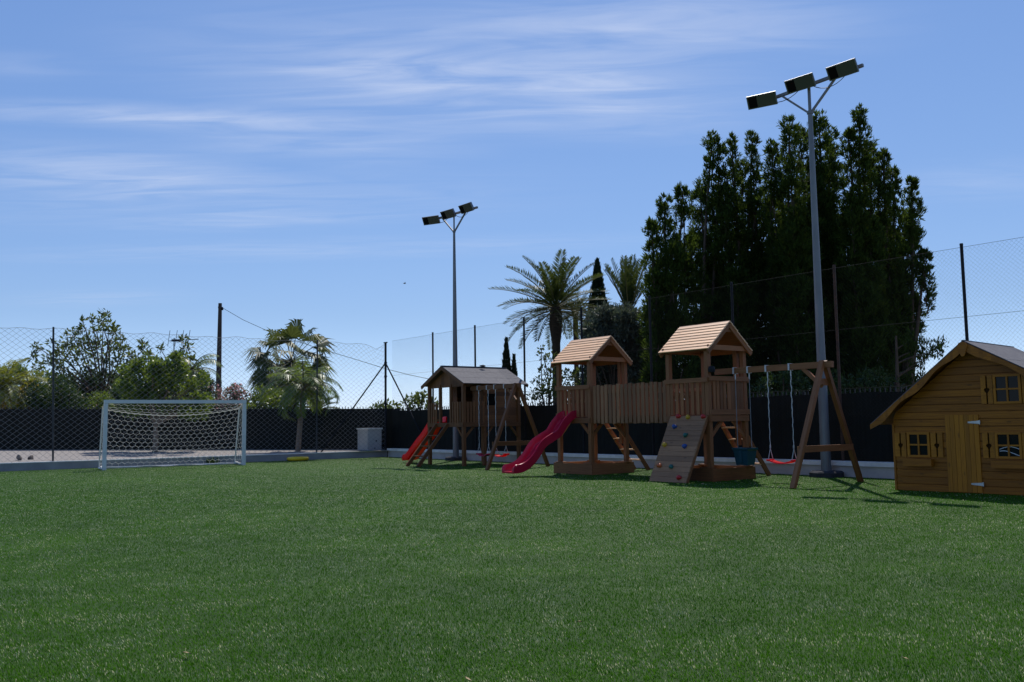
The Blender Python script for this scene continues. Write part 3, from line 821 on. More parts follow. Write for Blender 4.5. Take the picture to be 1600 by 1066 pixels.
        for z in (.25, .5, .76, 1.0):
            y = YB + .03 + (1.16 - z) / 1.16 * .95; t = MB(off); t.box(((xl0 + xl1) / 2, y, z), (xl1 - xl0 + .02, .13, .03)); t.build('rung', M['roof_wood'], ld)
    # bridge
    for nm, y in (('bridge_side', -2.70), ('bridge_side', -1.66)):
        b = MB(off)
        n = 18
        for i in range(n):
            x = 14.13 + (i + .5) * (16.35 - 14.13) / n
            b.box((x, y + (.0 if i % 2 else .004), 1.535 + .012 * math.sin(i * 2.3)), (.084, .024, .83))
        for z in (1.24, 1.80): b.box((15.24, y + (.03 if y < -2.2 else -.03), z), (2.24, .035, .07))
        b.build(nm, PALE, g)
    b = MB(off)
    for i in range(15): b.box((14.18 + i * .152, -2.18, 1.20), (.14, .94, .03))
    for y in (-2.6, -1.76): b.box((15.24, y, 1.15), (2.3, .045, .07))
    b.build('bridge_deck', PALE, g)
    # slide from the first tower
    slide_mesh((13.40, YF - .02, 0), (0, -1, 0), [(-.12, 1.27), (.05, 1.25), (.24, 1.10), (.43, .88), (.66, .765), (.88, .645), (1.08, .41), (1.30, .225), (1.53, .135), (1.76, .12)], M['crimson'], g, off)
    # climbing wall
    cw = MB(off); z1, y1, y0 = 1.24, YF - .06, -3.46; xa, xb = 16.54, 17.47
    up = Vector((0, y1 - y0, z1)); L = up.length; up.normalize(); nr = Vector((0, -z1, y1 - y0)).normalized(); n = 13
    Mx = Matrix((Vector((1, 0, 0)), up, Vector((1, 0, 0)).cross(up))).transposed()
    for i in range(n):
        c = Vector(((xa + xb) / 2, y0, 0)) + up * (L * (i + .5) / n); cw.box(c, (xb - xa, L / n - .005, .026), Mx)
    cwo = cw.build('climbing_wall', M['wall_wood'], g)
    s = MB(off)
    for x in (xa + .04, xb - .04): s.bar(Vector((x, y0, 0)) - nr * .05, Vector((x, y1, z1)) - nr * .05, .045, .06, up=nr)
    s.build('side_rail', W, cwo)
    holds = [(.24, .99, 'hold_red'), (.52, .975, 'hold_yellow'), (.93, .98, 'hold_red'), (.23, .83, 'blue'), (.61, .70, 'green'), (.11, .55, 'hold_yellow'), (.68, .53, 'blue'), (.16, .23, 'hold_orange'), (.50, .22, 'green'), (.80, .07, 'hold_red')]
    names = dict(hold_red='red', hold_yellow='yellow', blue='blue', green='dark green', hold_orange='orange')
    for (s_, t, m_) in holds:
        c = Vector((xa + (xb - xa) * s_, y0, 0)) + up * (L * t); h = MB(off); rings = []
        for (rr, dd) in ((.048, .012), (.05, .035), (.036, .062), (.014, .07)):
            rings.append([c + nr * -0 + Vector((1, 0, 0)) * (rr * math.cos(a) * (1.05 + .18 * math.sin(2 * a + s_ * 9))) + up * (rr * math.sin(a) * (.9 + .2 * math.cos(3 * a + t * 7))) + (-nr if nr.y > 0 else nr) * dd for a in np.linspace(0, 2 * math.pi, 11)[:-1]])
        h.sweep(rings); o = h.build('climbing_hold', M[m_], cwo, 60, fix=True); o['label'] = names[m_] + ' climbing hold'
    # swing arm
    b = MB(off); b.bar((17.20, -2.2, 2.10), (19.80, -2.2, 2.10), .085, .11); b.build('swing_beam', W, g)
    ap = Vector((19.62, -2.2, 2.10))
    for e, s_ in (((19.66, -3.28, 0), -1), ((19.55, -1.11, 0), 1)):
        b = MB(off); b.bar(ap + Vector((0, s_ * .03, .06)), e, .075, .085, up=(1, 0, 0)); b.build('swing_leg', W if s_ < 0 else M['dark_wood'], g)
    b = MB(off); b.box((19.60, -2.2, .64), (.03, 1.62, .11)); b.build('crossbar', W, g)
    b = MB(off); b.bar((19.58, -2.2, 1.72), (19.20, -2.2, 2.06), .045, .07); b.box((19.57, -2.2, 1.80), (.03, .34, .12)); b.build('knee_brace', W, g)
    b = MB(off); b.lathe((17.47 + .05, YF + .05, 2.06), [(.0, 0), (.06, .01), (.07, .06), (.05, .12), (0, .13)], 8); b.build('beam_bracket', M['dark_metal'], g)


playset()
swing(18.68, -2.2, 2.10, .345, .53, 'bright red belt swing hanging in front of the white wall near the floodlight mast', M['red'])
bucket_swing(17.84, -2.2, 2.10, .30, 'dark teal bucket swing beside the second tower')


# ------------------------------------------------------------------ stilted playhouse
def stilt_house():
    x0, x1, yf, yb, fl = 6.66, 8.42, -2.30, -.42, 1.16; cx, cy = 7.54, -1.4; off = (cx, cy, 0)
    g = root('stilted_playhouse', 'dark brown playhouse on stilts with a grey felt roof, red slide and swing beam', 'playhouse', Fw(cx, cy), FRZ)
    W = M['dark_wood']; xm = (x0 + x1) / 2; ev, ap = 2.27, 2.76
    for (x, y) in ((x0, yf), (x1, yf), (x0, yb), (x1, yb), (x1, -1.62)):
        p = MB(off); p.box((x, y, fl / 2 + (.55 if y != -1.62 else 0)), (.09, .09, fl + (1.1 if y != -1.62 else 0))); p.build('post', W, g)
    for x in (x0 + .58, x0 + 1.14):
        p = MB(off); p.box((x, yf, 1.72), (.085, .07, 1.1)); p.build('post', W, g)
    f = MB(off)
    for i in range(13): f.box((xm, yf + .07 + i * .148, fl - .02), (x1 - x0, .14, .035))
    f.box((xm, yf - .05, fl - .03), (x1 - x0 + .08, .03, .12)); f.box((x1 + .055, (yf + yb) / 2, fl - .03), (.03, yb - yf + .06, .12)); f.box((x0 - .055, (yf + yb) / 2, fl - .03), (.03, yb - yf + .06, .12)); f.box((xm, yb + .05, fl - .03), (x1 - x0 + .08, .03, .12))
    f.build('floor', W, g)
    # cabin: rear half closed with boards
    yc = -1.62; w = MB(off); n = 10
    for i in range(n):
        z = fl + .06 + i * (ev - fl - .02) / n; h = (ev - fl - .02) / n * 1.02
        w.box((x1 - .02, (yc + yb) / 2, z), (.024 + .006 * (i % 2), yb - yc, h))
        w.box((x0 + .02, (yc + yb) / 2, z), (.024, yb - yc, h))
        w.box((xm, yb - .02, z), (x1 - x0, .024, h))
        w.box((x0 + .22, yc, z), (.40, .024, h)); w.box((x1 - .28, yc, z), (.52, .024, h))
    w.build('wall', W, g)
    # gable boards
    for y in (yf - .01, yb + .01):
        b = MB(off); k = 11
        for i in range(k):
            xa = x0 + .02 + i * (x1 - x0 - .04) / k; xb_ = xa + (x1 - x0 - .04) / k - .006
            ht = lambda x: ev - .02 + (ap - ev) * (1 - abs(x - xm) / (xm - x0 + .2)) - .07
            b.prism([(xa, ev - .09), (xb_, ev - .09), (xb_, max(ht(xb_), ev - .08)), (xa, max(ht(xa), ev - .08))], (0, y, 0), (1, 0, 0), (0, 0, 1), (0, 1, 0), .02)
        b.build('gable_board', W, g)
    # porch railings
    for (xa, xb_) in ((x0 + .02, x0 + .50), (x0 + 1.12, x1 - .02)):
        r_ = MB(off)
        k = max(4, int((xb_ - xa) / .105))
        for i in range(k): r_.box((xa + (i + .5) * (xb_ - xa) / k, yf - .055, fl + .27), (.075, .022, .66))
        r_.box(((xa + xb_) / 2, yf - .03, fl + .52), (xb_ - xa, .025, .06)); r_.box(((xa + xb_) / 2, yf - .03, fl + .10), (xb_ - xa, .025, .06)); r_.build('front_railing', W, g)
    r_ = MB(off)
    for i in range(6): r_.box((x1 + .05, yf + .10 + i * .105, fl + .27), (.022, .075, .66))
    r_.box((x1 + .03, yf + .36, fl + .52), (.025, .66, .06)); r_.build('side_railing', W, g)
    # roof
    r_ = MB(off); ov = .20; ya, yb2 = yf - .16, yb + .2
    for sg in (-1, 1):
        xe = xm + sg * (xm - x0 + .22); sl = (ap - ev) / (xm - x0 + .22) ; ze = ev - .03
        a, b_ = Vector((xm, 0, ap)), Vector((xe, 0, ze)); mid = (a + b_) / 2; d = (b_ - a); L = d.length; d.normalize()
        Mx = Matrix((d, Vector((0, 1, 0)), d.cross(Vector((0, 1, 0))))).transposed()
        for j in range(3):
            c = a + d * (L * (j + .5) / 3); r_.box((c.x, (ya + yb2) / 2, c.z + .02 - .0 * j + (.006 if j == 0 else .003 if j == 1 else 0)), (L / 3 + .03, yb2 - ya - .004 * j, .016), Mx)
    r_.bar((xm, ya, ap + .03), (xm, yb2, ap + .03), .16, .012)
    rf = r_.build('roof', M['felt'], g)
    e = MB(off)
    for y in (ya + .01, yb2 - .01):
        for sg in (-1, 1): e.bar((xm, y, ap - .035), (xm + sg * (xm - x0 + .22), y, ev - .065), .025, .085)
    e.build('bargeboard', W, rf)
    # windows in the side wall
    s = MB(off); s.box((x1 + .012, yc + .22, fl + .66), (.03, .34, .40)); wn = s.build('window', W, g)
    s = MB(off); s.box((x1 + .03, yc + .22, fl + .66), (.006, .27, .33)); s.build('pane', M['hole'], wn)
    s = MB(off); s.prism([(0, 0), (.2, 0), (.2, .42), (0, .42)], (x1 + .03, yc - .34, fl + .46), (0, 1, 0), (0, 0, 1), (1, 0, 0), .02); s.build('shutter', W, g)
    # knee braces under the floor
    for (x, y, dx, dy) in ((x1, yf, -.32, 0), (x1, yf, 0, .32), (x0, yf, .3, 0), (x1, yb, 0, -.3), (x1, -1.62, 0, .28)):
        b = MB(off); b.bar((x, y, fl - .42), (x + dx, y + dy, fl - .08), .045, .06); b.build('knee_brace', W, g)
    # ladder to the gap in the front railing
    l = MB(off)
    for x in (x0 + .48, x0 + 1.06): l.bar((x, yf - .07, fl - .02), (x - .05, yf - 1.02, 0), .045, .10, up=(0, -.5, 1))
    ld = l.build('ladder', W, g)
    for z in (.28, .55, .84):
        y = yf - .07 - (fl - z) / fl * .95; t = MB(off); t.box((x0 + .75, y, z), (.56, .10, .035)); t.build('rung', W, ld)
    # slide out of the left side
    slide_mesh((x0 - .02, yf + .30, 0), (-1, 0, 0), [(-.15, fl + .06), (.05, fl + .03), (.30, .98), (.55, .78), (.80, .62), (1.0, .48), (1.25, .30), (1.5, .14), (1.75, .10)], M['slide_red'], g, off)
    # swing beam to the right
    zb = 2.12; b = MB(off); b.bar((x1, -2.03, zb), (10.62, -2.03, zb), .085, .11); b.build('swing_beam', W, g)
    apx = Vector((10.48, -2.03, zb))
    for e2 in ((10.62, -3.10, 0), (10.36, -.93, 0)):
        b = MB(off); b.bar(apx + Vector((0, -.03 if e2[1] < -2 else .03, .05)), e2, .075, .085, up=(1, 0, 0)); b.build('swing_leg', W, g)
    b = MB(off); b.box((10.46, -2.03, .64), (.03, 1.56, .11)); b.build('crossbar', W, g)
    b = MB(off); b.bar((10.44, -2.03, 1.74), (10.08, -2.03, 2.07), .045, .07); b.build('knee_brace', W, g)


stilt_house()
swing(8.98, -2.03, 2.12, .275, .46, 'dark red belt swing in shade, the one closer to the stilted playhouse', M['crimson'])  # darker plastic than its twin puts the shade into the seat colour
swing(9.76, -2.03, 2.12, .275, .46, 'red belt swing catching sunlight beside the dark leaning swing leg', M['red'], .012)


# ------------------------------------------------------------------ honey coloured playhouse
def cottage():
    rz = math.atan2(-.733, .68); W, DP, EV, AP = 3.10, 1.75, 1.05, 2.265
    g = root('wooden_playhouse', 'honey coloured wooden playhouse with scalloped bargeboards and shuttered windows', 'playhouse', (6.12, 14.49, 0), rz)
    H = M['honey']; xm = 1.22
    SL, OV = {-1: .825, 1: .56}, {-1: .265, 1: .33}     # steep short slope, long shallow one
    EX = {-1: -OV[-1], 1: W + OV[1]}; EZ = {k: AP - SL[k] * abs(EX[k] - xm) for k in (-1, 1)}
    w = MB(); bh = .112; n = 20
    for i in range(n):                                  # log siding on both gable ends
        za, zb = i * bh + .0025, (i + 1) * bh - .0025
        zt = AP - .06
        if za > zt: break
        for y, th in ((0.0, .035), (DP - .035, .035)):
            zb = min(zb, zt - .004)
            xl = lambda z: max(0, xm - (AP - .06 - z) / SL[-1]); xr = lambda z: min(W, xm + (AP - .06 - z) / SL[1])
            # board with a rounded face: a front bevel
            poly = [(xl(za), za), (xr(za), za), (xr(zb), zb), (xl(zb), zb)]
            w.prism(poly, (0, y, 0), (1, 0, 0), (0, 0, 1), (0, 1, 0), th)
            if y == 0 and zb - za > .05: w.prism([(xl(za) + .004, za + .009), (xr(za) - .004, za + .009), (xr(zb) - .004, zb - .009), (xl(zb) + .004, zb - .009)], (0, -.011, 0), (1, 0, 0), (0, 0, 1), (0, 1, 0), .012)
    for x in (0, W - .035):
        for i in range(10): w.box((x + .0175, DP / 2, (i + .5) * bh), (.035, DP - .08, bh - .008))
    w.build('wall', H, g)
    # dark lining keeps the joints closed
    c = MB(); c.prism([(.06, .02), (W - .06, .02), (W - .06, 1.08), (xm, AP - .14), (.06, 1.16)], (0, .05, 0), (1, 0, 0), (0, 0, 1), (0, 1, 0), .015); c.build('lining', M['hole'], g)
    co = MB()
    for x in (.0, W): co.box((x, .01, .53), (.03, .075, 1.06))
    co.build('corner_board', H, g)
    # roof
    r_ = MB(); ya, yb = -.22, DP + .15; t = .022
    for sg in (-1, 1):
        a, b_ = Vector((xm, 0, AP)), Vector((EX[sg], 0, EZ[sg])); d = b_ - a; L = d.length; d.normalize()
        Mx = Matrix((d, Vector((0, 1, 0)), d.cross(Vector((0, 1, 0))))).transposed()
        for j in range(4):
            cc = a + d * (L * (j + .5) / 4); r_.box((cc.x, (ya + yb) / 2, cc.z + .03 - .002 * j), (L / 4 + .025, yb - ya + .02 - .003 * j, .012), Mx)
    r_.bar((xm, ya - .012, AP + .034), (xm, yb, AP + .034), .035, .012)
    rf = r_.build('roof', M['felt'], g)
    s = MB()
    for sg in (-1, 1):
        for j in range(12):
            a = Vector((xm, 0, AP)); d = (Vector((EX[sg], 0, EZ[sg])) - a); cc = a + d * ((j + .5) / 12)
            Mx = Matrix((d.normalized(), Vector((0, 1, 0)), d.normalized().cross(Vector((0, 1, 0))))).transposed()
            s.box((cc.x, (ya + yb) / 2, cc.z + .008), (d.length / 12 - .004, yb - ya, .018), Mx)
    s.build('roof_board', H, rf)
    # scalloped bargeboards
    for y in (ya - .022, yb):
        for sg in (-1, 1):
            b = MB(); poly = []; L = abs(EX[sg] - xm) + .01; k = 40; sl = SL[sg]
            for i in range(k + 1): x = L * i / k; poly.append((x, -sl * x + .012))
            for i in range(k, -1, -1):
                x = L * i / k; u_ = x / L
                dep = .105 + .032 * math.sin(u_ * 2 * math.pi * 2.5 + .6) if u_ < .9 else .10 + .05 * (1 - (u_ - .9) / .1) - .03
                poly.append((x, -sl * x + .012 - dep))
            # quads strips keep the concave outline clean
            m2 = len(poly) // 2
            for i in range(m2 - 1):
                q = [poly[i], poly[i + 1], poly[len(poly) - 2 - i], poly[len(poly) - 1 - i]]
                b.prism([(sg * p[0], p[1]) for p in q], (xm, y, AP), (1, 0, 0), (0, 0, 1), (0, 1, 0), .022)
            b.build('bargeboard', H, g, fix=True)
    f = MB(); f.prism([(-.045, .02), (.045, .02), (.075, -.03), (.05, -.10), (.034, -.16), (.012, -.19), (-.012, -.19), (-.034, -.16), (-.05, -.10), (-.075, -.03)], (xm, ya - .046, AP - .02), (1, 0, 0), (0, 0, 1), (0, 1, 0), .022); f.build('finial', H, g, fix=True)
    # door
    d = MB(); k = 7; da, db = .815, 1.302
    for i in range(k): d.box((da + (i + .5) * (db - da) / k, -.022 - .002 * (i % 2), .60), ((db - da) / k - .004, .022, 1.165))
    dr = d.build('door', M['honey_door'], g)
    for z in (1.068, .146):
        hmb = MB(); hmb.prism([(0, -.012), (.14, -.022), (.165, -.03), (.175, -.03), (.175, .03), (.165, .03), (.14, .022), (0, .012)], (1.155, -.045, z), (1, 0, 0), (0, 0, 1), (0, 1, 0), .010); hmb.build('hinge', M['steel'], dr, fix=True)
    hmb = MB(); hmb.lathe((.925, -.034, .615), [(0, 0), (.020, 0), (.020, .004)], 10, 'y'); hmb.build('finger_hole', M['hole'], dr)
    # windows
    def window(xa, xb_, za, zb, shut, boxed):
        f = MB(); t_ = .034
        f.box(((xa + xb_) / 2, -.022, za - t_ / 2), (xb_ - xa + 2 * t_, .045, t_)); f.box(((xa + xb_) / 2, -.022, zb + t_ / 2), (xb_ - xa + 2 * t_, .045, t_))
        for x in (xa - t_ / 2, xb_ + t_ / 2): f.box((x, -.022, (za + zb) / 2), (t_, .045, zb - za))
        f.box(((xa + xb_) / 2, -.026, (za + zb) / 2), (.024, .030, zb - za)); f.box(((xa + xb_) / 2, -.024, (za + zb) / 2), (xb_ - xa, .028, .024))
        w_ = f.build('window', M['honey_door'], g)
        p = MB(); p.box(((xa + xb_) / 2, -.014, (za + zb) / 2), (xb_ - xa, .006, zb - za)); p.build('pane', M['pane'], w_)
        for (s0, s1) in shut:
            sm = MB(); zc = (za + zb) / 2; h = zb - za + .06; bw = (s1 - s0) / 2 - .012
            for sg, o in ((1, s0), (-1, s1)):
                # board with a heart-like notch on its inner edge
                P = [(0, -h / 2), (bw, -h / 2), (bw, -.055), (bw - .012, -.035), (bw - .030, -.005), (bw - .018, .022), (bw - .004, .018), (bw, .03), (bw, h / 2), (0, h / 2)]
                for q in ([P[0], P[1], P[2], P[3], P[4]], [P[0], P[4], P[5], P[9]], [P[5], P[6], P[7], P[8], P[9]]):
                    sm.prism([(sg * a, b_) for a, b_ in q], (o, -.034, zc), (1, 0, 0), (0, 0, 1), (0, 1, 0), .020)
            sm.build('shutter', M['honey_door'], g, fix=True)
            bk = MB(); bk.box(((s0 + s1) / 2, -.0125, zc), (s1 - s0 - .03, .003, h - .04)); bk.build('shutter_gap', M['gap'], g)
        if boxed:
            b = MB(); b.box(((xa + xb_) / 2, -.075, za - .115), (xb_ - xa + .16, .11, .11)); b.build('flower_box', H, g)
    window(.255, .535, .565, .885, ((.02, .20), (.585, .765)), True)
    window(1.555, 1.845, .565, .885, ((1.345, 1.515), (1.885, 2.06)), True)
    window(1.575, 1.885, 1.37, 1.735, ((1.365, 1.53), (1.93, 2.09)), False)
    # pale cloth seen behind the right window
    q = MB(); pts = []
    for r0, z0, z1 in ((0, .66, .70), (1, .60, .635)):
        pts = [(1.57 + .27 * t, z0 + .04 * math.sin(3 * t + r0)) for t in np.linspace(0, 1, 9)]
        for i in range(8): q.prism([(pts[i][0], pts[i][1]), (pts[i + 1][0], pts[i + 1][1]), (pts[i + 1][0], pts[i + 1][1] + .012), (pts[i][0], pts[i][1] + .012)], (0, -.0185, 0), (1, 0, 0), (0, 0, 1), (0, 1, 0), .0012)
    q.build('blind_stripe', M['curtain'], g, fix=True)


cottage()


# ------------------------------------------------------------------ small things by the walls
def small():
    c = Fw(-.60, -.40); g = root('utility_cabinet', 'small pale utility cabinet on the gravel in the field corner', 'cabinet', (c.x, c.y, .2), FRZ + R(8))
    b = MB(); b.box((0, 0, .40), (.62, .62, .80)); b.build('body', M['cabinet'], g)
    b = MB(); b.box((0, 0, .825), (.68, .68, .05)); b.build('lid', M['coping'], g)
    b = MB(); b.box((.313, 0, .40), (.012, .54, .70)); d = b.build('door', M['cabinet'], g)
    b = MB(); b.box((.33, .06, .38), (.02, .04, .05)); b.box((.324, .0, .12), (.008, .06, .03)); b.build('latch', M['hole'], d)
    # yellow inflatable-looking ring lying on the turf
    p = at(460, 718.3, 30.0); p = Fw(.42, -3.62)
    b = MB(); rings = []
    for i in range(28):
        a = 2 * math.pi * i / 28; cx_, cy_ = math.cos(a) * .30, math.sin(a) * .30
        rings.append([(cx_ + math.cos(a) * .065 * math.cos(t), cy_ + math.sin(a) * .065 * math.cos(t), .07 + .062 * math.sin(t)) for t in np.linspace(0, 2 * math.pi, 11)[:-1]])
    rings.append(rings[0]); b.sweep(rings, caps=False); o = b.build('play_ring', M['yellow'], smooth=60, fix=True); o.location = (p.x, p.y, 0)
    tag(o, 'yellow plastic ring lying on the turf against the low wall', 'ring')

    def rock(loc, s, label, seed):
        import bmesh
        bm = bmesh.new(); bmesh.ops.create_icosphere(bm, subdivisions=3, radius=1); r3 = np.random.default_rng(seed)
        D = r3.normal(0, 1, (7, 3)); D /= np.linalg.norm(D, axis=1)[:, None]; h = r3.uniform(.25, .75, 7)
        for v in bm.verts:
            p_ = np.array(v.co); k = min([1.0] + [hh / max(1e-3, float(p_ @ dd)) for hh, dd in zip(h, D) if float(p_ @ dd) > .05]); v.co *= k
        me = bpy.data.meshes.new('rock'); bm.to_mesh(me); bm.free(); me.materials.append(M['rock'])
        o = bpy.data.objects.new('rock', me); C.objects.link(o); o.location = loc; o.scale = s; o.rotation_euler = (0, 0, seed)
        tag(o, label, 'rock')
    q = lambda px, py, z: (lambda d: d * ((z - CAMH) / d.z) + Vector((0, 0, CAMH)))(ray(px, py))
    r1 = q(30, 720, .25); rock((r1.x, r1.y, .32), (.14, .11, .12), 'dark pointed rock on the gravel left of the paler stone', 2)
    r2 = q(48, 719, .25); rock((r2.x, r2.y, .31), (.12, .1, .10), 'brown stone on the gravel beside the dark pointed rock', 5)
    for px, py in ((292, 1021), (1416, 1030), (1098, 756), (732, 1062), (905, 972), (1010, 815)):
        p_ = q(px, py, .028); a = (px * 7 % 63) / 10; d1 = Vector((math.cos(a), math.sin(a), .12)); d2 = Vector((-math.sin(a), math.cos(a), .1)); b = MB((p_.x, p_.y, 0)); L_ = .019 + (px % 5) * .003
        b.sweep([[p_ + d1 * (t * L_) - d2 * (w_ * L_) , p_ + d1 * (t * L_) + Vector((0, 0, .004)), p_ + d1 * (t * L_) + d2 * (w_ * L_) + Vector((0, 0, .006)), p_ + d1 * (t * L_) + Vector((0, 0, .008 - .006 * abs(t)))] for t, w_ in ((-1, .03), (-.5, .34), (0, .42), (.5, .3), (1, .02))])
        o = b.build('dry_leaf', M['dry'], fix=True); o.location = (p_.x, p_.y, 0); tag(o, 'small dry tan leaf lying on the artificial turf', 'leaf', 'dry leaves scattered on the turf')
    # low weed at the foot of the goal wall
    base = Fw(.10, -6.4)
    leaves = leaf_quads(np.array([base.x, base.y, .06]) + rng.normal(0, 1, (160, 3)) * [.10, .08, .04], .11, .3, upb=.4)
    o = build_np('weed', leaves, 4, M['hedge']); tag(o, 'small dark weed growing at the wall foot beside the right goal post', 'weed')


# ------------------------------------------------------------------ foliage helpers
def leaf_quads(P, L, asp, upb=.2, outc=None, outw=.6, jit=.8, wv=.35, droop=0.0):
    """diamond leaves at P (n,3) of length L; they point up/outwards from outc with jitter"""
    P = np.asarray(P, float); n = len(P); d = rng.normal(0, jit, (n, 3)); d[:, 2] += upb - droop
    if outc is not None:
        o = P - np.asarray(outc); o /= np.linalg.norm(o, axis=1)[:, None] + 1e-6; d += o * outw
    d /= np.linalg.norm(d, axis=1)[:, None] + 1e-6
    r_ = rng.normal(0, 1, (n, 3)); s = np.cross(d, r_); s /= np.linalg.norm(s, axis=1)[:, None] + 1e-6
    LL = (L * rng.uniform(1 - wv, 1 + wv, n))[:, None]; w = LL * asp * .5; nn = np.cross(s, d)
    return np.stack([P, P + d * LL * .45 + s * w + nn * w * .3, P + d * LL, P + d * LL * .45 - s * w + nn * w * .3], 1)


def limb(m, a, b, r0, r1, bend=.12, n=5, sides=6):
    a, b = Vector(a), Vector(b); d = b - a; pts = []; rr = []
    k = Vector(rng.normal(0, 1, 3)) * d.length * bend
    for i in range(n + 1):
        t = i / n; pts.append(a + d * t + k * (t * (1 - t)) + Vector((0, 0, d.length * .12 * t * (1 - t)))); rr.append(r0 + (r1 - r0) * t)
    m.tube(pts, rr, sides, False)


def clump_crown(name, label, cat, base, clumps, mat, trunk_mat, leaf=(.14, .45), per=160, trunk_r=.14, zt=1.2, group=None, upb=.25, jit=.8, flowers=None, trunk_kind='trunk', droop=0, shell=.55):
    """clumps: list of (x,y,z,rx,rz) in world coordinates; base: ground point"""
    base = Vector(base); g = root(name, label, cat, base, 0, group); V = []; F = []
    for (x, y, z, rx_, rz_) in clumps:
        n = int(per * 2.4 * (rx_ / .5) ** 1.7 * max(.5, rz_ / rx_)); u = rng.normal(0, 1, (n, 3)); u /= np.linalg.norm(u, axis=1)[:, None]
        rad = shell + (1 - shell) * rng.uniform(0, 1, n) ** .6; rad *= 1 + rng.normal(0, .10, n)
        p = u * rad[:, None] * [rx_, rx_, rz_] + [x, y, z]
        V.append(leaf_quads(p - np.array(base), leaf[0], leaf[1], upb, np.array([x, y, z - rz_ * .4]) - np.array(base), .7, jit, droop=droop))
        if flowers:
            k = int(n * flowers[1]); top = p[np.argsort(-(p[:, 2] + rng.normal(0, rz_ * .5, n)))[:k]]
            F.append(leaf_quads(top - np.array(base) + rng.normal(0, .03, (k, 3)), flowers[2], .9, .3, None, 0, 1.0))
    build_np('crown', np.concatenate(V), 4, mat, g)
    if flowers: build_np('blossom', np.concatenate(F), 4, flowers[0], g)
    m = MB(base); top = base + Vector((0, 0, zt))
    m.tube([base - Vector((0, 0, .1)), base + Vector((.02, 0, zt * .5)), top], [trunk_r * 1.25, trunk_r, trunk_r * .8], 9, False)
    cs = clumps if len(clumps) <= 26 else [clumps[i] for i in np.linspace(0, len(clumps) - 1, 26).astype(int)]
    for (x, y, z, rx_, rz_) in cs: limb(m, top, (x, y, z), trunk_r * .45, .015)
    m.build(trunk_kind, trunk_mat, g, 60)
    return g


def px_clumps(Y, spots, dy=.8):
    """(px, py, radius px [, vertical radius px]) seen at depth Y -> clumps"""
    out = []
    for s in spots:
        yy = Y + rng.uniform(-dy, dy); p = at(s[0], s[1], yy); k = yy / FPX; rz_ = (s[3] if len(s) > 3 else s[2]) * k
        out.append((p.x, p.y, p.z, s[2] * k, rz_))
    return out


def fill(Y, x0, x1, y0, y1, n, r, topfn=None, dy=.9):
    sp = []
    while len(sp) < n:
        x, y = rng.uniform(x0, x1), rng.uniform(y0, y1)
        if topfn is None or y > topfn(x) + r * .6: sp.append((x, y, r * rng.uniform(.75, 1.25)))
    return px_clumps(Y, sp, dy)


# ------------------------------------------------------------------ plume conifers
def conifer(px, Y, spires, label, low=628, dens=1.0, seed=1):
    """spires: (px, top py, radius px): upright plumes of one tree"""
    b = at(px, 640, Y); base = Vector((b.x, b.y, 0)); g = root('conifer_tree', label, 'conifer', base, 0, 'tall conifers behind the swing')
    V = []; m = MB(base); zb = .2
    m.tube([base, base + Vector((0, 0, 1.2)), base + Vector((.1, 0, 3.0))], [.26, .2, .15], 10, False)
    for (sx, sy, sr_, *bt) in spires:
        yy = Y + rng.uniform(-1.2, 1.2); top = at(sx, sy, yy); k = yy / FPX; r_ = sr_ * k * 1.12
        bot = at(sx, bt[0] if bt else low, yy); h = top.z - bot.z
        limb(m, base + Vector((0, 0, rng.uniform(.6, 2.2))), (top.x, top.y, top.z - .5), .09, .02, .04, 6)
        # a plume is a stack of uneven puffs, each a shell of feathery sprays
        z = top.z - .5 * r_; first = True; sway = rng.uniform(0, 6.28)
        while z > bot.z:
            pr = r_ * (rng.uniform(.40, .50) if first else rng.uniform(.66, 1.10) * min(1.0, .48 + 2.4 * (top.z - z) / max(h, 4))); off_ = 0 if first else pr * rng.uniform(.0, .55); a = rng.uniform(0, 6.28)
            pc = np.array([top.x + math.cos(a) * off_, top.y + math.sin(a) * off_, z]); first_ = first; first = False
            nc = int(18 * dens * (pr / .45) ** 1.2) + (14 if first_ else 5)
            for i in range(nc):
                u0 = rng.normal(0, 1, 3); u0 /= np.linalg.norm(u0); u0[2] = u0[2] * 1.25 + .1
                c = pc + u0 * pr * rng.uniform(.45, 1.0); cr_ = pr * rng.uniform(.20, .36); n = int(max(20, min(110, 78 * (cr_ / .2) ** 1.5)))
                u = rng.normal(0, 1, (n, 3)); u /= np.linalg.norm(u, axis=1)[:, None]; u *= (rng.uniform(0, 1, n) ** .45)[:, None]
                p = c + u * [cr_, cr_, cr_ * 1.25]
                V.append(leaf_quads(p - np.array(base), .14, .22, .55, pc - np.array([0, 0, pr * .5]) - np.array(base), .7, .42))
            limb(m, (top.x, top.y, max(1.0, z - pr * 1.6)), tuple(pc), .03, .010, .1, 3, 4)
            z -= pr * rng.uniform(.85, 1.35)
    build_np('crown', np.concatenate(V), 4, M['conifer'], g); m.build('trunk', M['bark'], g, 60)


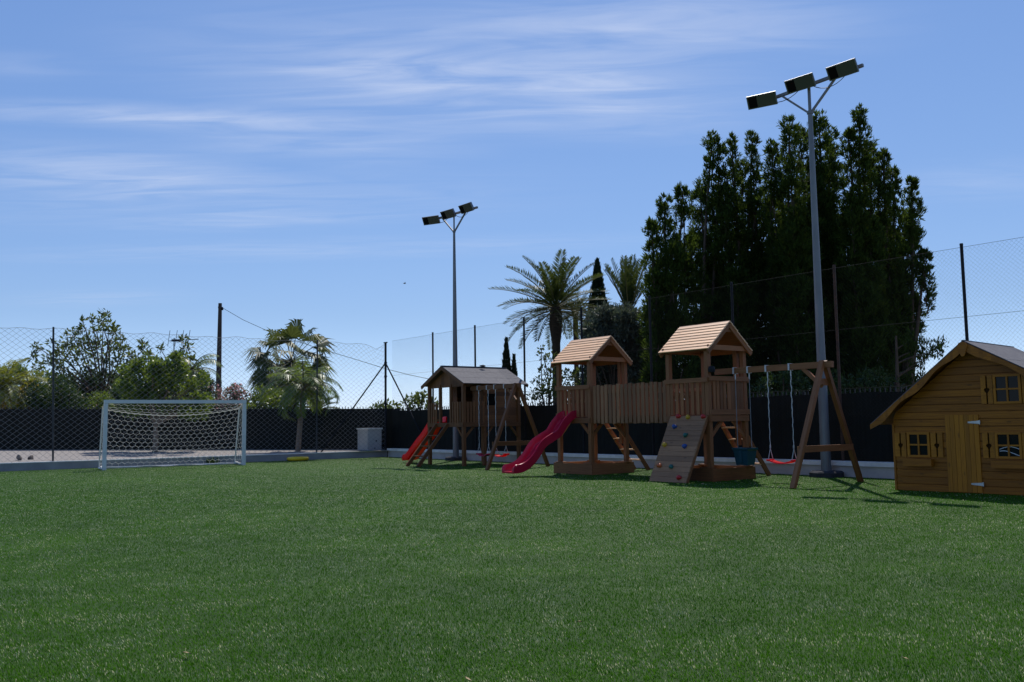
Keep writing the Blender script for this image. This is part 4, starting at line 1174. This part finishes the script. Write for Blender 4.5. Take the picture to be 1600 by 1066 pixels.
def conifers():
    conifer(1040, 27.5, [(1038, 309, 20), (1019, 345, 16), (1066, 290, 17), (1024, 420, 22), (1050, 380, 24), (1012, 470, 14)], 'leftmost tall conifer of the row, lower pointed twin tops beside the palms')
    conifer(1100, 28.5, [(1111, 211, 21), (1094, 290, 20), (1122, 260, 20), (1080, 370, 24), (1105, 400, 28)], 'dark conifer with a single high tip, second from the left of the row', seed=2)
    conifer(1160, 29, [(1143, 214, 17), (1174, 209, 16), (1158, 250, 22), (1132, 320, 24), (1180, 300, 26), (1150, 420, 30)], 'conifer with two narrow equal tips behind the taller tower', dens=.8)
    conifer(1232, 28, [(1232, 185, 24), (1206, 222, 19), (1250, 200, 22), (1216, 300, 30), (1246, 330, 32), (1200, 400, 30)], 'broad lighter conifer crown directly left of the floodlight mast')
    conifer(1290, 29, [(1279, 177, 24), (1297, 205, 20), (1272, 280, 28), (1300, 330, 30), (1285, 430, 32)], 'tall conifer rising directly behind the floodlight mast')
    conifer(1340, 27.5, [(1342, 169, 20), (1326, 205, 16), (1357, 225, 16), (1330, 310, 26), (1358, 340, 24), (1340, 440, 28)], 'tallest conifer right of the floodlight mast, with a blunt top')
    conifer(1388, 28.5, [(1379, 236, 16), (1394, 264, 15, 540), (1374, 330, 26), (1396, 360, 20), (1382, 450, 22)], 'conifer with two stepped tips, second from the right of the row')
    conifer(1420, 27.5, [(1424, 280, 13, 420), (1412, 330, 19, 520), (1443, 392, 13, 480), (1426, 465, 13, 540), (1400, 430, 22), (1396, 520, 14)], 'rightmost ragged conifer of the row, above the playhouse eave')


# ------------------------------------------------------------------ palms
def frond(hub, az, el, L, k, nl, ll, lw, vang=.5, hang=.25, twist=0, V=None, mb=None, off=None, wide=.0):
    n = 14; p = Vector(hub); e = el; pts = [p.copy()]; dirs = []
    for i in range(n):
        e = el - k * ((i + 1) / n) ** 1.4
        d = Vector((math.cos(az) * math.cos(e), math.sin(az) * math.cos(e), math.sin(e))); p = p + d * (L / n); pts.append(p.copy()); dirs.append(d)
    mb.tube(pts, [.028 * (1 - .8 * i / n) for i in range(n + 1)], 4, False)
    side = Vector((-math.sin(az), math.cos(az), 0)); Q = []
    for j in range(nl):
        t = .14 + .86 * (j + .5) / nl; f = t * n; i = min(n - 1, int(f)); q = pts[i].lerp(pts[i + 1], f - i); d = dirs[i]; upv = side.cross(d) * -1
        if upv.z < 0: upv = -upv
        l = ll * (math.sin(math.pi * min(1, .12 + t * .83)) ** .6) * random.uniform(.85, 1.12)
        for sg in (-1, 1):
            dd = (d * random.uniform(.55, .8) + side * sg * random.uniform(.65, .9) + upv * (vang + random.uniform(-.12, .12)) + Vector((0, 0, -hang * random.uniform(.6, 1.4)))).normalized()
            w = dd.cross(upv).normalized() * lw * .5; tip = q + dd * l + Vector((0, 0, -hang * l * .35))
            mid = q + dd * l * .5
            Q.append([tuple(q), tuple(mid + w), tuple(tip), tuple(mid - w)])
    V.append(np.array(Q) - np.array(off))


def feather_palm(hub, base_z, trunk_r, nf, L, label, mat, bark, name='palm_tree', els=(-.5, 1.45), k=(.9, 1.5), ll=.42, lw=.035, vang=.5, hang=.2, group=None, lean=0, nl=44, azr=None, bulb=1.5, tp=.9):
    hub = Vector(hub); base = Vector((hub.x + lean, hub.y, base_z)); g = root(name, label, 'palm tree', base, 0, group)
    V = []; m = MB(base); cm = MB(base)
    h = hub.z - base_z; pts = [base + Vector((-lean * t, 0, h * t)) for t in np.linspace(0, 1, 9)]; pts[0].z -= .1
    rr = [trunk_r * (1.15 - .2 * t + .04 * math.sin(i * 2.2)) for i, t in enumerate(np.linspace(0, 1, 9))]
    if bulb > 1: rr[-1] = trunk_r * bulb * .8; rr[-2] = trunk_r * bulb * .95
    m.tube(pts, rr, 12, True)
    for i in range(nf):
        az = (i * 2.39996 + random.uniform(-.2, .2)) if azr is None else random.uniform(*azr)
        t = (i + .5) / nf; el = els[1] + (els[0] - els[1]) * t ** tp + random.uniform(-.1, .1)
        frond(hub + Vector((0, 0, -.1 * t)), az, el, L * random.uniform(.85, 1.1) * (.8 + .2 * math.sin(math.pi * t)), random.uniform(*k) * (.7 + .5 * t), nl, ll, lw, vang, hang, 0, V, cm, base)
    build_np('fronds', np.concatenate(V), 4, mat, g)
    cm.build('leaf_stalks', M['stalk'], g); m.build('trunk', bark, g, 60)
    return g


def fan_palm(hub, base_z, trunk_r, nf, L, label):
    hub = Vector(hub); base = Vector((hub.x, hub.y, base_z)); g = root('palm_tree', label, 'palm tree', base); Q = []; cm = MB(base); m = MB(base)
    h = hub.z - base_z; m.tube([base + Vector((0, 0, h * t)) for t in np.linspace(0, 1, 7)], [trunk_r * (1.2 - .1 * t) for t in np.linspace(0, 1, 7)], 12)
    for i in range(nf):
        az = i * 2.39996 + random.uniform(-.2, .2); t = (i + .5) / nf; el = 1.4 - 2.4 * t ** .68 + random.uniform(-.15, .15)
        d = Vector((math.cos(az) * math.cos(el), math.sin(az) * math.cos(el), math.sin(el))); pl = L * random.uniform(.50, .68)
        c = hub + d * pl + Vector((0, 0, -.15 * t)); cm.tube([hub, hub + d * pl * .5 + Vector((0, 0, .03)), c], [.022, .018, .014], 4, False)
        side = Vector((-math.sin(az), math.cos(az), 0)); d = (d + Vector((0, 0, -.55 * t - .1))).normalized(); up = side.cross(d); rl_ = random.uniform(-.75, .75); side, up = side * math.cos(rl_) + up * math.sin(rl_), up * math.cos(rl_) - side * math.sin(rl_); R_ = L * random.uniform(.38, .47)
        for j in range(22):
            a = -1.75 + 3.5 * j / 21 + random.uniform(-.03, .03); dd = (d * math.cos(a) + side * math.sin(a) - up * (.12 + .10 * abs(a)) ).normalized(); l = R_ * (1 - .12 * abs(a) / 2) * random.uniform(.9, 1.08)
            w = dd.cross(up).normalized() * .034 * (L / 1.6); mid = c + dd * l * .55; tip = c + dd * l + Vector((0, 0, -.45 * l * random.uniform(.5, 1.5)))
            Q.append([tuple(c - base), tuple(mid + w - base), tuple(tip - base), tuple(mid - w - base)])
    for i in range(160):                                # skirt of old stalks
        a = random.uniform(0, 6.28); z = hub.z - random.uniform(.1, h * .55); c = Vector((hub.x + math.cos(a) * trunk_r, hub.y + math.sin(a) * trunk_r, z))
        dd = Vector((math.cos(a) * .5, math.sin(a) * .5, random.uniform(.3, .9))).normalized(); w = Vector((-math.sin(a), math.cos(a), 0)) * .03
        Q.append([tuple(c - w - base), tuple(c + w - base), tuple(c + dd * .22 + w * .4 - base), tuple(c + dd * .22 - w * .4 - base)])
    build_np('fronds', np.array(Q), 4, M['fan'], g); cm.build('leaf_stalks', M['stalk'], g); m.build('trunk', M['dark_bark'], g, 60)


def cypress(px, top, Y, rpx, label, low=640, name='cypress_tree', n=5200, tips=((0, 0, 1.0),)):
    b = at(px, low, Y); base = Vector((b.x, b.y, 0)); g = root(name, label, 'cypress', base); V = []
    for (dxp, dyp, sc) in tips:
        t_ = at(px + dxp, top + dyp, Y); r_ = rpx * Y / FPX * sc; h = t_.z; t = rng.uniform(0, 1, int(n * sc)) ** .85
        prof = np.minimum(1, (1.0 - t) * 1.9 + .03) ** .8 * (.75 + .25 * np.minimum(1, t * 3)); a = rng.uniform(0, 6.283, len(t)); rr = r_ * prof * rng.uniform(.55, 1.05, len(t)) * (1 + .12 * np.sin(a * 5 + t * 30))
        p = np.stack([t_.x - base.x + np.cos(a) * rr, t_.y - base.y + np.sin(a) * rr, h * t], 1)
        V.append(leaf_quads(p, .16, .25, 1.5, np.array([t_.x - base.x, t_.y - base.y, h * .3]), .5, .35))
    build_np('crown', np.concatenate(V), 4, M['cypress'], g); m = MB(base); m.tube([base, base + Vector((0, 0, h * .9))], [.12, .02], 8, False); m.build('trunk', M['bark'], g, 60)


def vegetation():
    conifers()
    # ---- palms on the right
    feather_palm(at(868, 480, 34), 0, .155, 44, 2.65, 'tall date palm with a full round crown above the first tower roof', M['date'], M['dark_bark'], els=(-.38, 1.5), k=(.35, .95), ll=.44, lw=.042, vang=.42, hang=.08, bulb=1.75, nl=46, tp=.75)
    feather_palm(at(899, 487, 41), 0, .11, 26, 1.9, 'small thin palm half hidden right of the tall date palm', M['date'], M['dark_bark'], els=(-.4, 1.2), k=(.8, 1.5), ll=.36, lw=.03, bulb=1.2, nl=34)
    feather_palm(at(983, 492, 33), 0, .20, 17, 2.45, 'palm with stiff upright fronds between the cypress and the conifers', M['date'], M['dark_bark'], els=(.98, 1.54), k=(.0, .3), ll=.40, lw=.042, vang=.55, hang=.05, bulb=1.3, nl=38)
    cypress(933, 409, 36, 25, 'narrow dark cypress between the two date palms', tips=((0, 0, 1.0), (9, 50, .95), (-9, 62, .9)), n=9500)
    cypress(791, 532, 37, 11, 'slim dark cypress with a lower side tip above the grey felt roof', tips=((0, 0, 1.0), (12, 26, .8)), n=4200)
    # ---- shrubs behind the towers
    clump_crown('shrub_tree', 'sparse broad leaved bush beside the slim cypress and the first tower', 'bush', at(855, 640, 30).xy.to_3d(), px_clumps(30, [(862, 560, 9), (850, 578, 9), (866, 585, 12), (842, 598, 9), (858, 605, 14), (838, 615, 9), (876, 610, 14), (850, 622, 14), (886, 590, 12), (880, 625, 14), (830, 622, 6), (848, 556, 6), (846, 545, 4), (900, 615, 16), (905, 590, 14)], .5), M['broad'], M['bark'], (.13, .5), 110, .06, .8)
    clump_crown('shrub_tree', 'large grey green bush filling the gap left of the conifers', 'bush', at(965, 640, 30).xy.to_3d(), fill(30, 922, 1010, 472, 632, 62, 16, lambda x: 476 + abs(x - 962) * .25 - (x > 972) * 10, 1.0), M['olive'], M['bark'], (.15, .40), 420, .10, 1.0, shell=.3)
    b = at(1012, 640, 29.6).xy.to_3d()
    clump_crown('flowering_climber', 'climber with a tuft of red flowers against the leftmost conifer', 'climber', b, px_clumps(28.6, [(1012, 494, 6), (1008, 500, 5), (1014, 520, 7), (1010, 545, 8), (1013, 575, 10), (1010, 605, 12)], .1), M['hedge'], M['bark'], (.10, .5), 80, .03, 1.0, flowers=(M['redpetal'], .35, .07))
    # low broken greenery along the right fence
    for i, (xa, xb, yt, lab) in enumerate(((1180, 1262, 590, 'dark hedge behind the screen left of the floodlight mast'), (1300, 1412, 588, 'dark hedge behind the screen between the floodlight mast and the playhouse'))):
        clump_crown('hedge', lab, 'hedge', at((xa + xb) / 2, 640, 24.5).xy.to_3d(), fill(24.5, xa, xb, yt, 660, 46, 14, None, .5), M['hedge'], M['bark'], (.10, .45), 120, .05, .5, shell=.3)
    # ---- araucaria: sparse limbs with upturned tufts
    b = at(1402, 640, 24); base = Vector((b.x, b.y, 0)); g = root('araucaria_tree', 'young araucaria with upturned tufts on bare limbs above the playhouse eave', 'tree', base); m = MB(base); V = []
    top = at(1400, 525, 24); m.tube([base, top], [.10, .03], 8, False)
    for (ax, ay, tx, ty) in ((1402, 568, 1440, 552), (1402, 568, 1456, 551), (1402, 590, 1468, 551), (1402, 590, 1440, 571), (1402, 545, 1418, 536), (1402, 610, 1436, 598), (1402, 585, 1425, 578), (1402, 606, 1420, 600), (1402, 560, 1426, 550)):
        a_, t_ = at(ax, ay, 24), at(tx, ty, 24 + rng.uniform(-.5, .5)); limb(m, a_, t_, .022, .008, .06, 5, 5); d = (t_ - a_).normalized()
        n = 110; s = rng.uniform(0, 1, n); c = np.array(t_) + np.outer(s - .35, np.array((d * .22 + Vector((0, 0, .30))))); p = c + rng.normal(0, 1, (n, 3)) * (.035 + .05 * s[:, None])
        V.append(leaf_quads(p - np.array(base), .12, .3, .9, None, 0, .35))
    build_np('crown', np.concatenate(V), 4, M['conifer'], g); m.build('trunk', M['bark'], g, 60)
    # ---- left side
    fan_palm(at(455, 566, 40), 0, .26, 46, 2.15, 'fan palm with shaggy grey green crown and thick dark trunk')
    feather_palm(at(474, 603, 31.9), .27, .085, 26, 1.75, 'smooth trunked feather palm with bright drooping fronds on the gravel', M['queen'], M['palm_bark'], els=(-.1, 1.35), k=(1.2, 2.3), ll=.42, lw=.030, vang=.15, hang=.5, bulb=1.0, nl=46, lean=-.18)
    clump_crown('broadleaf_tree', 'tall sparse tree with dark glossy leaves behind the left fence', 'tree', at(160, 640, 42).xy.to_3d(), px_clumps(42, [(163, 492, 8), (158, 505, 10), (170, 512, 11), (150, 517, 9), (125, 516, 10), (112, 522, 9), (178, 520, 9), (105, 540, 14), (130, 535, 16), (150, 540, 14), (175, 540, 14), (190, 545, 12), (92, 555, 14), (120, 560, 16), (148, 562, 15), (178, 565, 16), (205, 560, 12), (225, 545, 8), (222, 536, 6), (232, 552, 6), (84, 570, 12), (100, 580, 16), (75, 562, 8), (135, 585, 14), (165, 588, 14), (195, 585, 16), (58, 542, 7), (54, 558, 9), (80, 535, 6), (143, 497, 5), (128, 500, 5), (190, 527, 6), (60, 575, 10)], 1.3), M['broad'], M['bark'], (.24, .36), 56, .11, 2.2, shell=.1, jit=1.2)
    clump_crown('broadleaf_tree', 'smaller sparse dark leaved tree around the roof antenna', 'tree', at(285, 640, 41).xy.to_3d(), px_clumps(41, [(286, 530, 6), (292, 545, 8), (280, 560, 9), (296, 562, 9), (268, 565, 9), (250, 545, 5), (288, 580, 12), (262, 585, 12), (308, 578, 9), (300, 600, 12), (256, 570, 7)], 1.0), M['broad'], M['bark'], (.22, .40), 78, .09, 1.8, shell=.15, jit=1.1)
    feather_palm(at(300, 577, 38), 0, .09, 14, 1.7, 'pale feather palm with a long hanging frond left of the power pole', M['queen'], M['palm_bark'], els=(.1, 1.2), k=(1.6, 2.6), ll=.40, lw=.026, vang=.1, hang=.6, bulb=1.0, nl=36)
    clump_crown('shrub', 'mixed green shrub mass low at the left edge of the picture', 'bush', at(20, 640, 38).xy.to_3d(), fill(38, -40, 70, 578, 650, 60, 11, lambda x: 572 + 8 * math.sin(x * .2), .8), M['citrus'], M['bark'], (.14, .4), 150, .05, .7, shell=.25)
    clump_crown('shrub', 'dark green undergrowth below the tall sparse tree', 'bush', at(140, 640, 43).xy.to_3d(), fill(43, 70, 330, 590, 650, 110, 10, None, 1.0), M['hedge'], M['bark'], (.16, .45), 120, .05, .6, shell=.3)
    feather_palm(at(4, 608, 36), 0, .07, 34, 1.9, 'clump of yellow green feather palm at the left edge of the picture', M['areca'], M['palm_bark'], els=(.0, 1.4), k=(.9, 2.0), ll=.40, lw=.034, vang=.3, hang=.3, bulb=1.0, nl=40)
    feather_palm(at(46, 606, 37), 0, .06, 22, 1.25, 'low yellowing feather palm beside the dark hedge', M['areca'], M['palm_bark'], els=(-.2, 1.3), k=(1.0, 2.2), ll=.36, lw=.034, vang=.3, hang=.35, bulb=1.0, nl=34)
    clump_crown('shrub', 'yellow leaved bush low beside the dark hedge at the left', 'bush', at(40, 640, 35.6).xy.to_3d(), px_clumps(35.6, [(48, 606, 8), (38, 614, 9), (54, 612, 6), (12, 630, 10), (6, 638, 10)], .3), M['yellow_leaf'], M['bark'], (.18, .3), 60, .04, .6)
    clump_crown('citrus_tree', 'bright green citrus tree with a bare tan trunk on the gravel behind the goal', 'tree', at(242, 713, 31.5).xy.to_3d() + Vector((0, 0, .27)), fill(31.8, 188, 328, 545, 648, 120, 9, lambda x: 552 + 9 * math.sin(x * .13) + abs(x - 225) * .16 + (x < 205) * 14, 1.0), M['citrus'], M['palm_bark'], (.13, .5), 230, .09, 1.0, shell=.3)
    clump_crown('hedge', 'dark clipped hedge behind the screen below the tall sparse tree', 'hedge', at(90, 640, 35.5).xy.to_3d(), fill(35.5, 50, 132, 592, 650, 34, 15, lambda x: 588 + abs(x - 85) * .3, .5), M['hedge'], M['bark'], (.10, .45), 130, .06, .5, shell=.3)
    clump_crown('shrub', 'round olive green bush in front of the terracotta roof', 'bush', at(150, 640, 36).xy.to_3d(), fill(36, 134, 178, 612, 650, 14, 12, lambda x: 612 + abs(x - 155) * .4, .5), M['citrus'], M['bark'], (.09, .5), 120, .05, .5, shell=.3)
    clump_crown('hedge', 'dark hedge between the round bush and the citrus tree', 'hedge', at(186, 640, 37).xy.to_3d(), fill(37, 164, 205, 606, 650, 16, 13, None, .4), M['hedge'], M['bark'], (.10, .45), 120, .05, .5, shell=.3)
    clump_crown('hedge', 'dark conical shrubs between the citrus tree and the pink oleander', 'hedge', at(318, 640, 35).xy.to_3d(), px_clumps(35, [(312, 590, 4, 9), (308, 606, 8, 12), (322, 616, 12), (300, 622, 12), (312, 632, 14), (334, 634, 12), (330, 602, 5, 10)], .4), M['cypress'], M['bark'], (.12, .3), 170, .05, .5, shell=.2)
    clump_crown('oleander', 'oleander bush covered in pale pink flowers at the foot of the power pole', 'bush', at(350, 640, 37).xy.to_3d(), fill(37, 316, 392, 600, 648, 30, 11, lambda x: 600 + abs(x - 355) * .12, .7), M['oleander'], M['bark'], (.12, .3), 130, .05, .5, flowers=(M['pink'], .32, .09), shell=.4)
    clump_crown('shrub', 'green bush between the oleander and the fan palm', 'bush', at(412, 640, 36).xy.to_3d(), fill(36, 384, 442, 604, 650, 26, 13, lambda x: 600 + abs(x - 415) * .3, .6), M['citrus'], M['bark'], (.11, .5), 110, .05, .5, shell=.35)
    feather_palm(at(496, 640, 37), 0, .12, 16, 1.2, 'low palm with spreading fronds right of the fan palm trunk', M['fan'], M['dark_bark'], els=(.0, .9), k=(.5, 1.2), ll=.32, lw=.03, nl=28, bulb=1.0)
    clump_crown('far_tree', 'distant round tree beyond the corner post', 'tree', at(648, 640, 62).xy.to_3d(), px_clumps(62, [(632, 630, 7), (644, 626, 8), (656, 622, 7), (664, 628, 9), (676, 632, 8), (650, 634, 10), (664, 616, 3), (655, 617, 3)], 1), M['broad'], M['bark'], (.30, .5), 40, .15, 1.2, group=None)
    clump_crown('far_tree', 'distant low tree left of the corner post', 'tree', at(596, 645, 62).xy.to_3d(), px_clumps(62, [(582, 640, 6), (594, 636, 6), (606, 634, 7), (616, 637, 6), (598, 644, 9)], 1), M['broad'], M['bark'], (.30, .5), 40, .12, .9)


small(); vegetation()


# ------------------------------------------------------------------ far house, antenna, power pole
def backdrop():
    b = at(165, 640, 50); g = root('house', 'pale house with a terracotta tiled roof hidden behind the left trees', 'house', (b.x, b.y, 0), .08)
    w = MB(); w.box((0, 0, 1.2), (7.4, 6, 2.4)); w.build('wall', M['render'], g)
    r_ = MB()
    for sg in (-1, 1):
        n = 31
        for i in range(n):                              # rows of round tiles down the slope
            x = -3.75 + i * .25; r_.tube([(x, 0, 3.42), (x, sg * 3.4, 2.25)], .13, 8, False)
        r_.face([(-3.9, 0, 3.38), (3.9, 0, 3.38), (3.9, sg * 3.4, 2.2), (-3.9, sg * 3.4, 2.2)] if sg < 0 else [(3.9, 0, 3.38), (-3.9, 0, 3.38), (-3.9, sg * 3.4, 2.2), (3.9, sg * 3.4, 2.2)])
    r_.tube([(-3.9, 0, 3.46), (3.9, 0, 3.46)], .15, 8); r_.build('roof', M['tile'], g, 50)
    for x in (-2.5, 0, 2.5):
        f = MB(); f.box((x, -3.02, 1.45), (1.1, .08, 1.2)); wn = f.build('window', M['shutter'], g); f = MB(); f.box((x, -3.065, 1.45), (.9, .02, 1.0)); f.build('pane', M['pane'], wn)
    # antenna on a mast
    p = at(272, 580, 48); t = at(272, 531, 48); a = root('television_antenna', 'television aerial on a thin mast among the sparse left trees', 'antenna', (p.x, p.y, 3.2))
    off = (p.x, p.y, 3.2); m = MB(off); m.tube([(p.x, p.y, 2.6), (t.x, t.y, t.z + .1)], .028, 6); m.build('mast', M['dark_metal'], a)
    m = MB(off); z = t.z; m.tube([(t.x - .25, t.y, z - .06), (t.x + 1.15, t.y + .5, z + .06)], .022, 6)
    for i, s_ in enumerate((-.22, .12, .42, .72)): m.tube([(t.x + s_ - .18, t.y + s_ * .4 + .25, z - .32 + s_ * .08), (t.x + s_ + .12, t.y + s_ * .4 - .25, z + .48 + s_ * .05)], .014, 5)
    m.box((t.x + .12, t.y, z - .04), (.5, .08, .12)); m.build('aerial', M['dark_metal'], a)
    # power pole and its cable
    b = at(340.5, 640, 44); t = at(344, 474, 44); g = root('power_pole', 'dark wooden power pole above the pink oleander', 'utility pole', (b.x, b.y, 0))
    off = (b.x, b.y, 0); m = MB(off); m.tube([(b.x - .02, b.y, -.1), ((b.x + t.x) / 2, b.y, 3), (t.x, t.y, t.z)], [.16, .135, .085], 10); m.lathe((t.x, t.y, t.z - .25), [(.09, 0), (.105, 0), (.105, .08), (.09, .08)], 10); m.build('pole', M['pole_wood'], g, 50)
    m = MB(off); m.lathe((t.x + .12, t.y - .02, t.z - .36), [(0, 0), (.05, .02), (.055, .08), (.04, .16), (0, .17)], 8); m.bar((t.x, t.y, t.z - .28), (t.x + .13, t.y - .02, t.z - .28), .03, .03); m.build('insulator', M['dark_metal'], g, 50)
    pts = [(349, 482, 44), (380, 500, 43.7), (420, 518, 43.2), (460, 532, 42.8), (500, 545, 42.4), (550, 560, 41.8), (605, 577, 41.2), (640, 586, 40.8), (669, 592, 40.5), (760, 606, 39.5), (900, 620, 38)]
    m = MB(); m.tube([at(*p) for p in pts], .011, 4, False); o = m.build('power_cable', M['dark_metal']); tag(o, 'thin dark overhead cable sloping down from the wooden power pole', 'cable')

    def bird(p, s, label, flying):
        g = root('bird', label, 'bird', p, .5); b = MB(); b.lathe((0, 0, 0), [(0, -.5), (.05, -.46), (.07, -.3), (.15, -.08), (.17, .1), (.11, .28), (.12, .36), (.09, .44), (.02, .50), (0, .56)], 10, 'x')
        o = b.build('body', M['bird'], g, 60, fix=True)
        for sg in (-1, 1):
            w = MB(); e = .75 if flying else .16; w.prism([(-.18, 0), (.16, 0), (.05, e), (-.12, e * 1.02)] if flying else [(-.35, .0), (.15, 0), (.12, .1), (-.3, .1)], (0, sg * .12, .03), (1, 0, 0), (0, sg, .35) if flying else (0, sg * .3, .9), (0, -.3 * sg, 1) if flying else (0, sg, 0), .02); w.build('wing', M['bird'], g, fix=True)
        g.scale = (s, s, s); return g
    bird(at(632, 443, 48), .17, 'tiny dark bird flying in the open sky left of the mast', True)
    r1 = at(754, 573, 25.9); bird(Vector((r1.x, r1.y, r1.z + .02)), .20, 'small dark bird perched on the ridge of the grey felt roof', False)


backdrop()
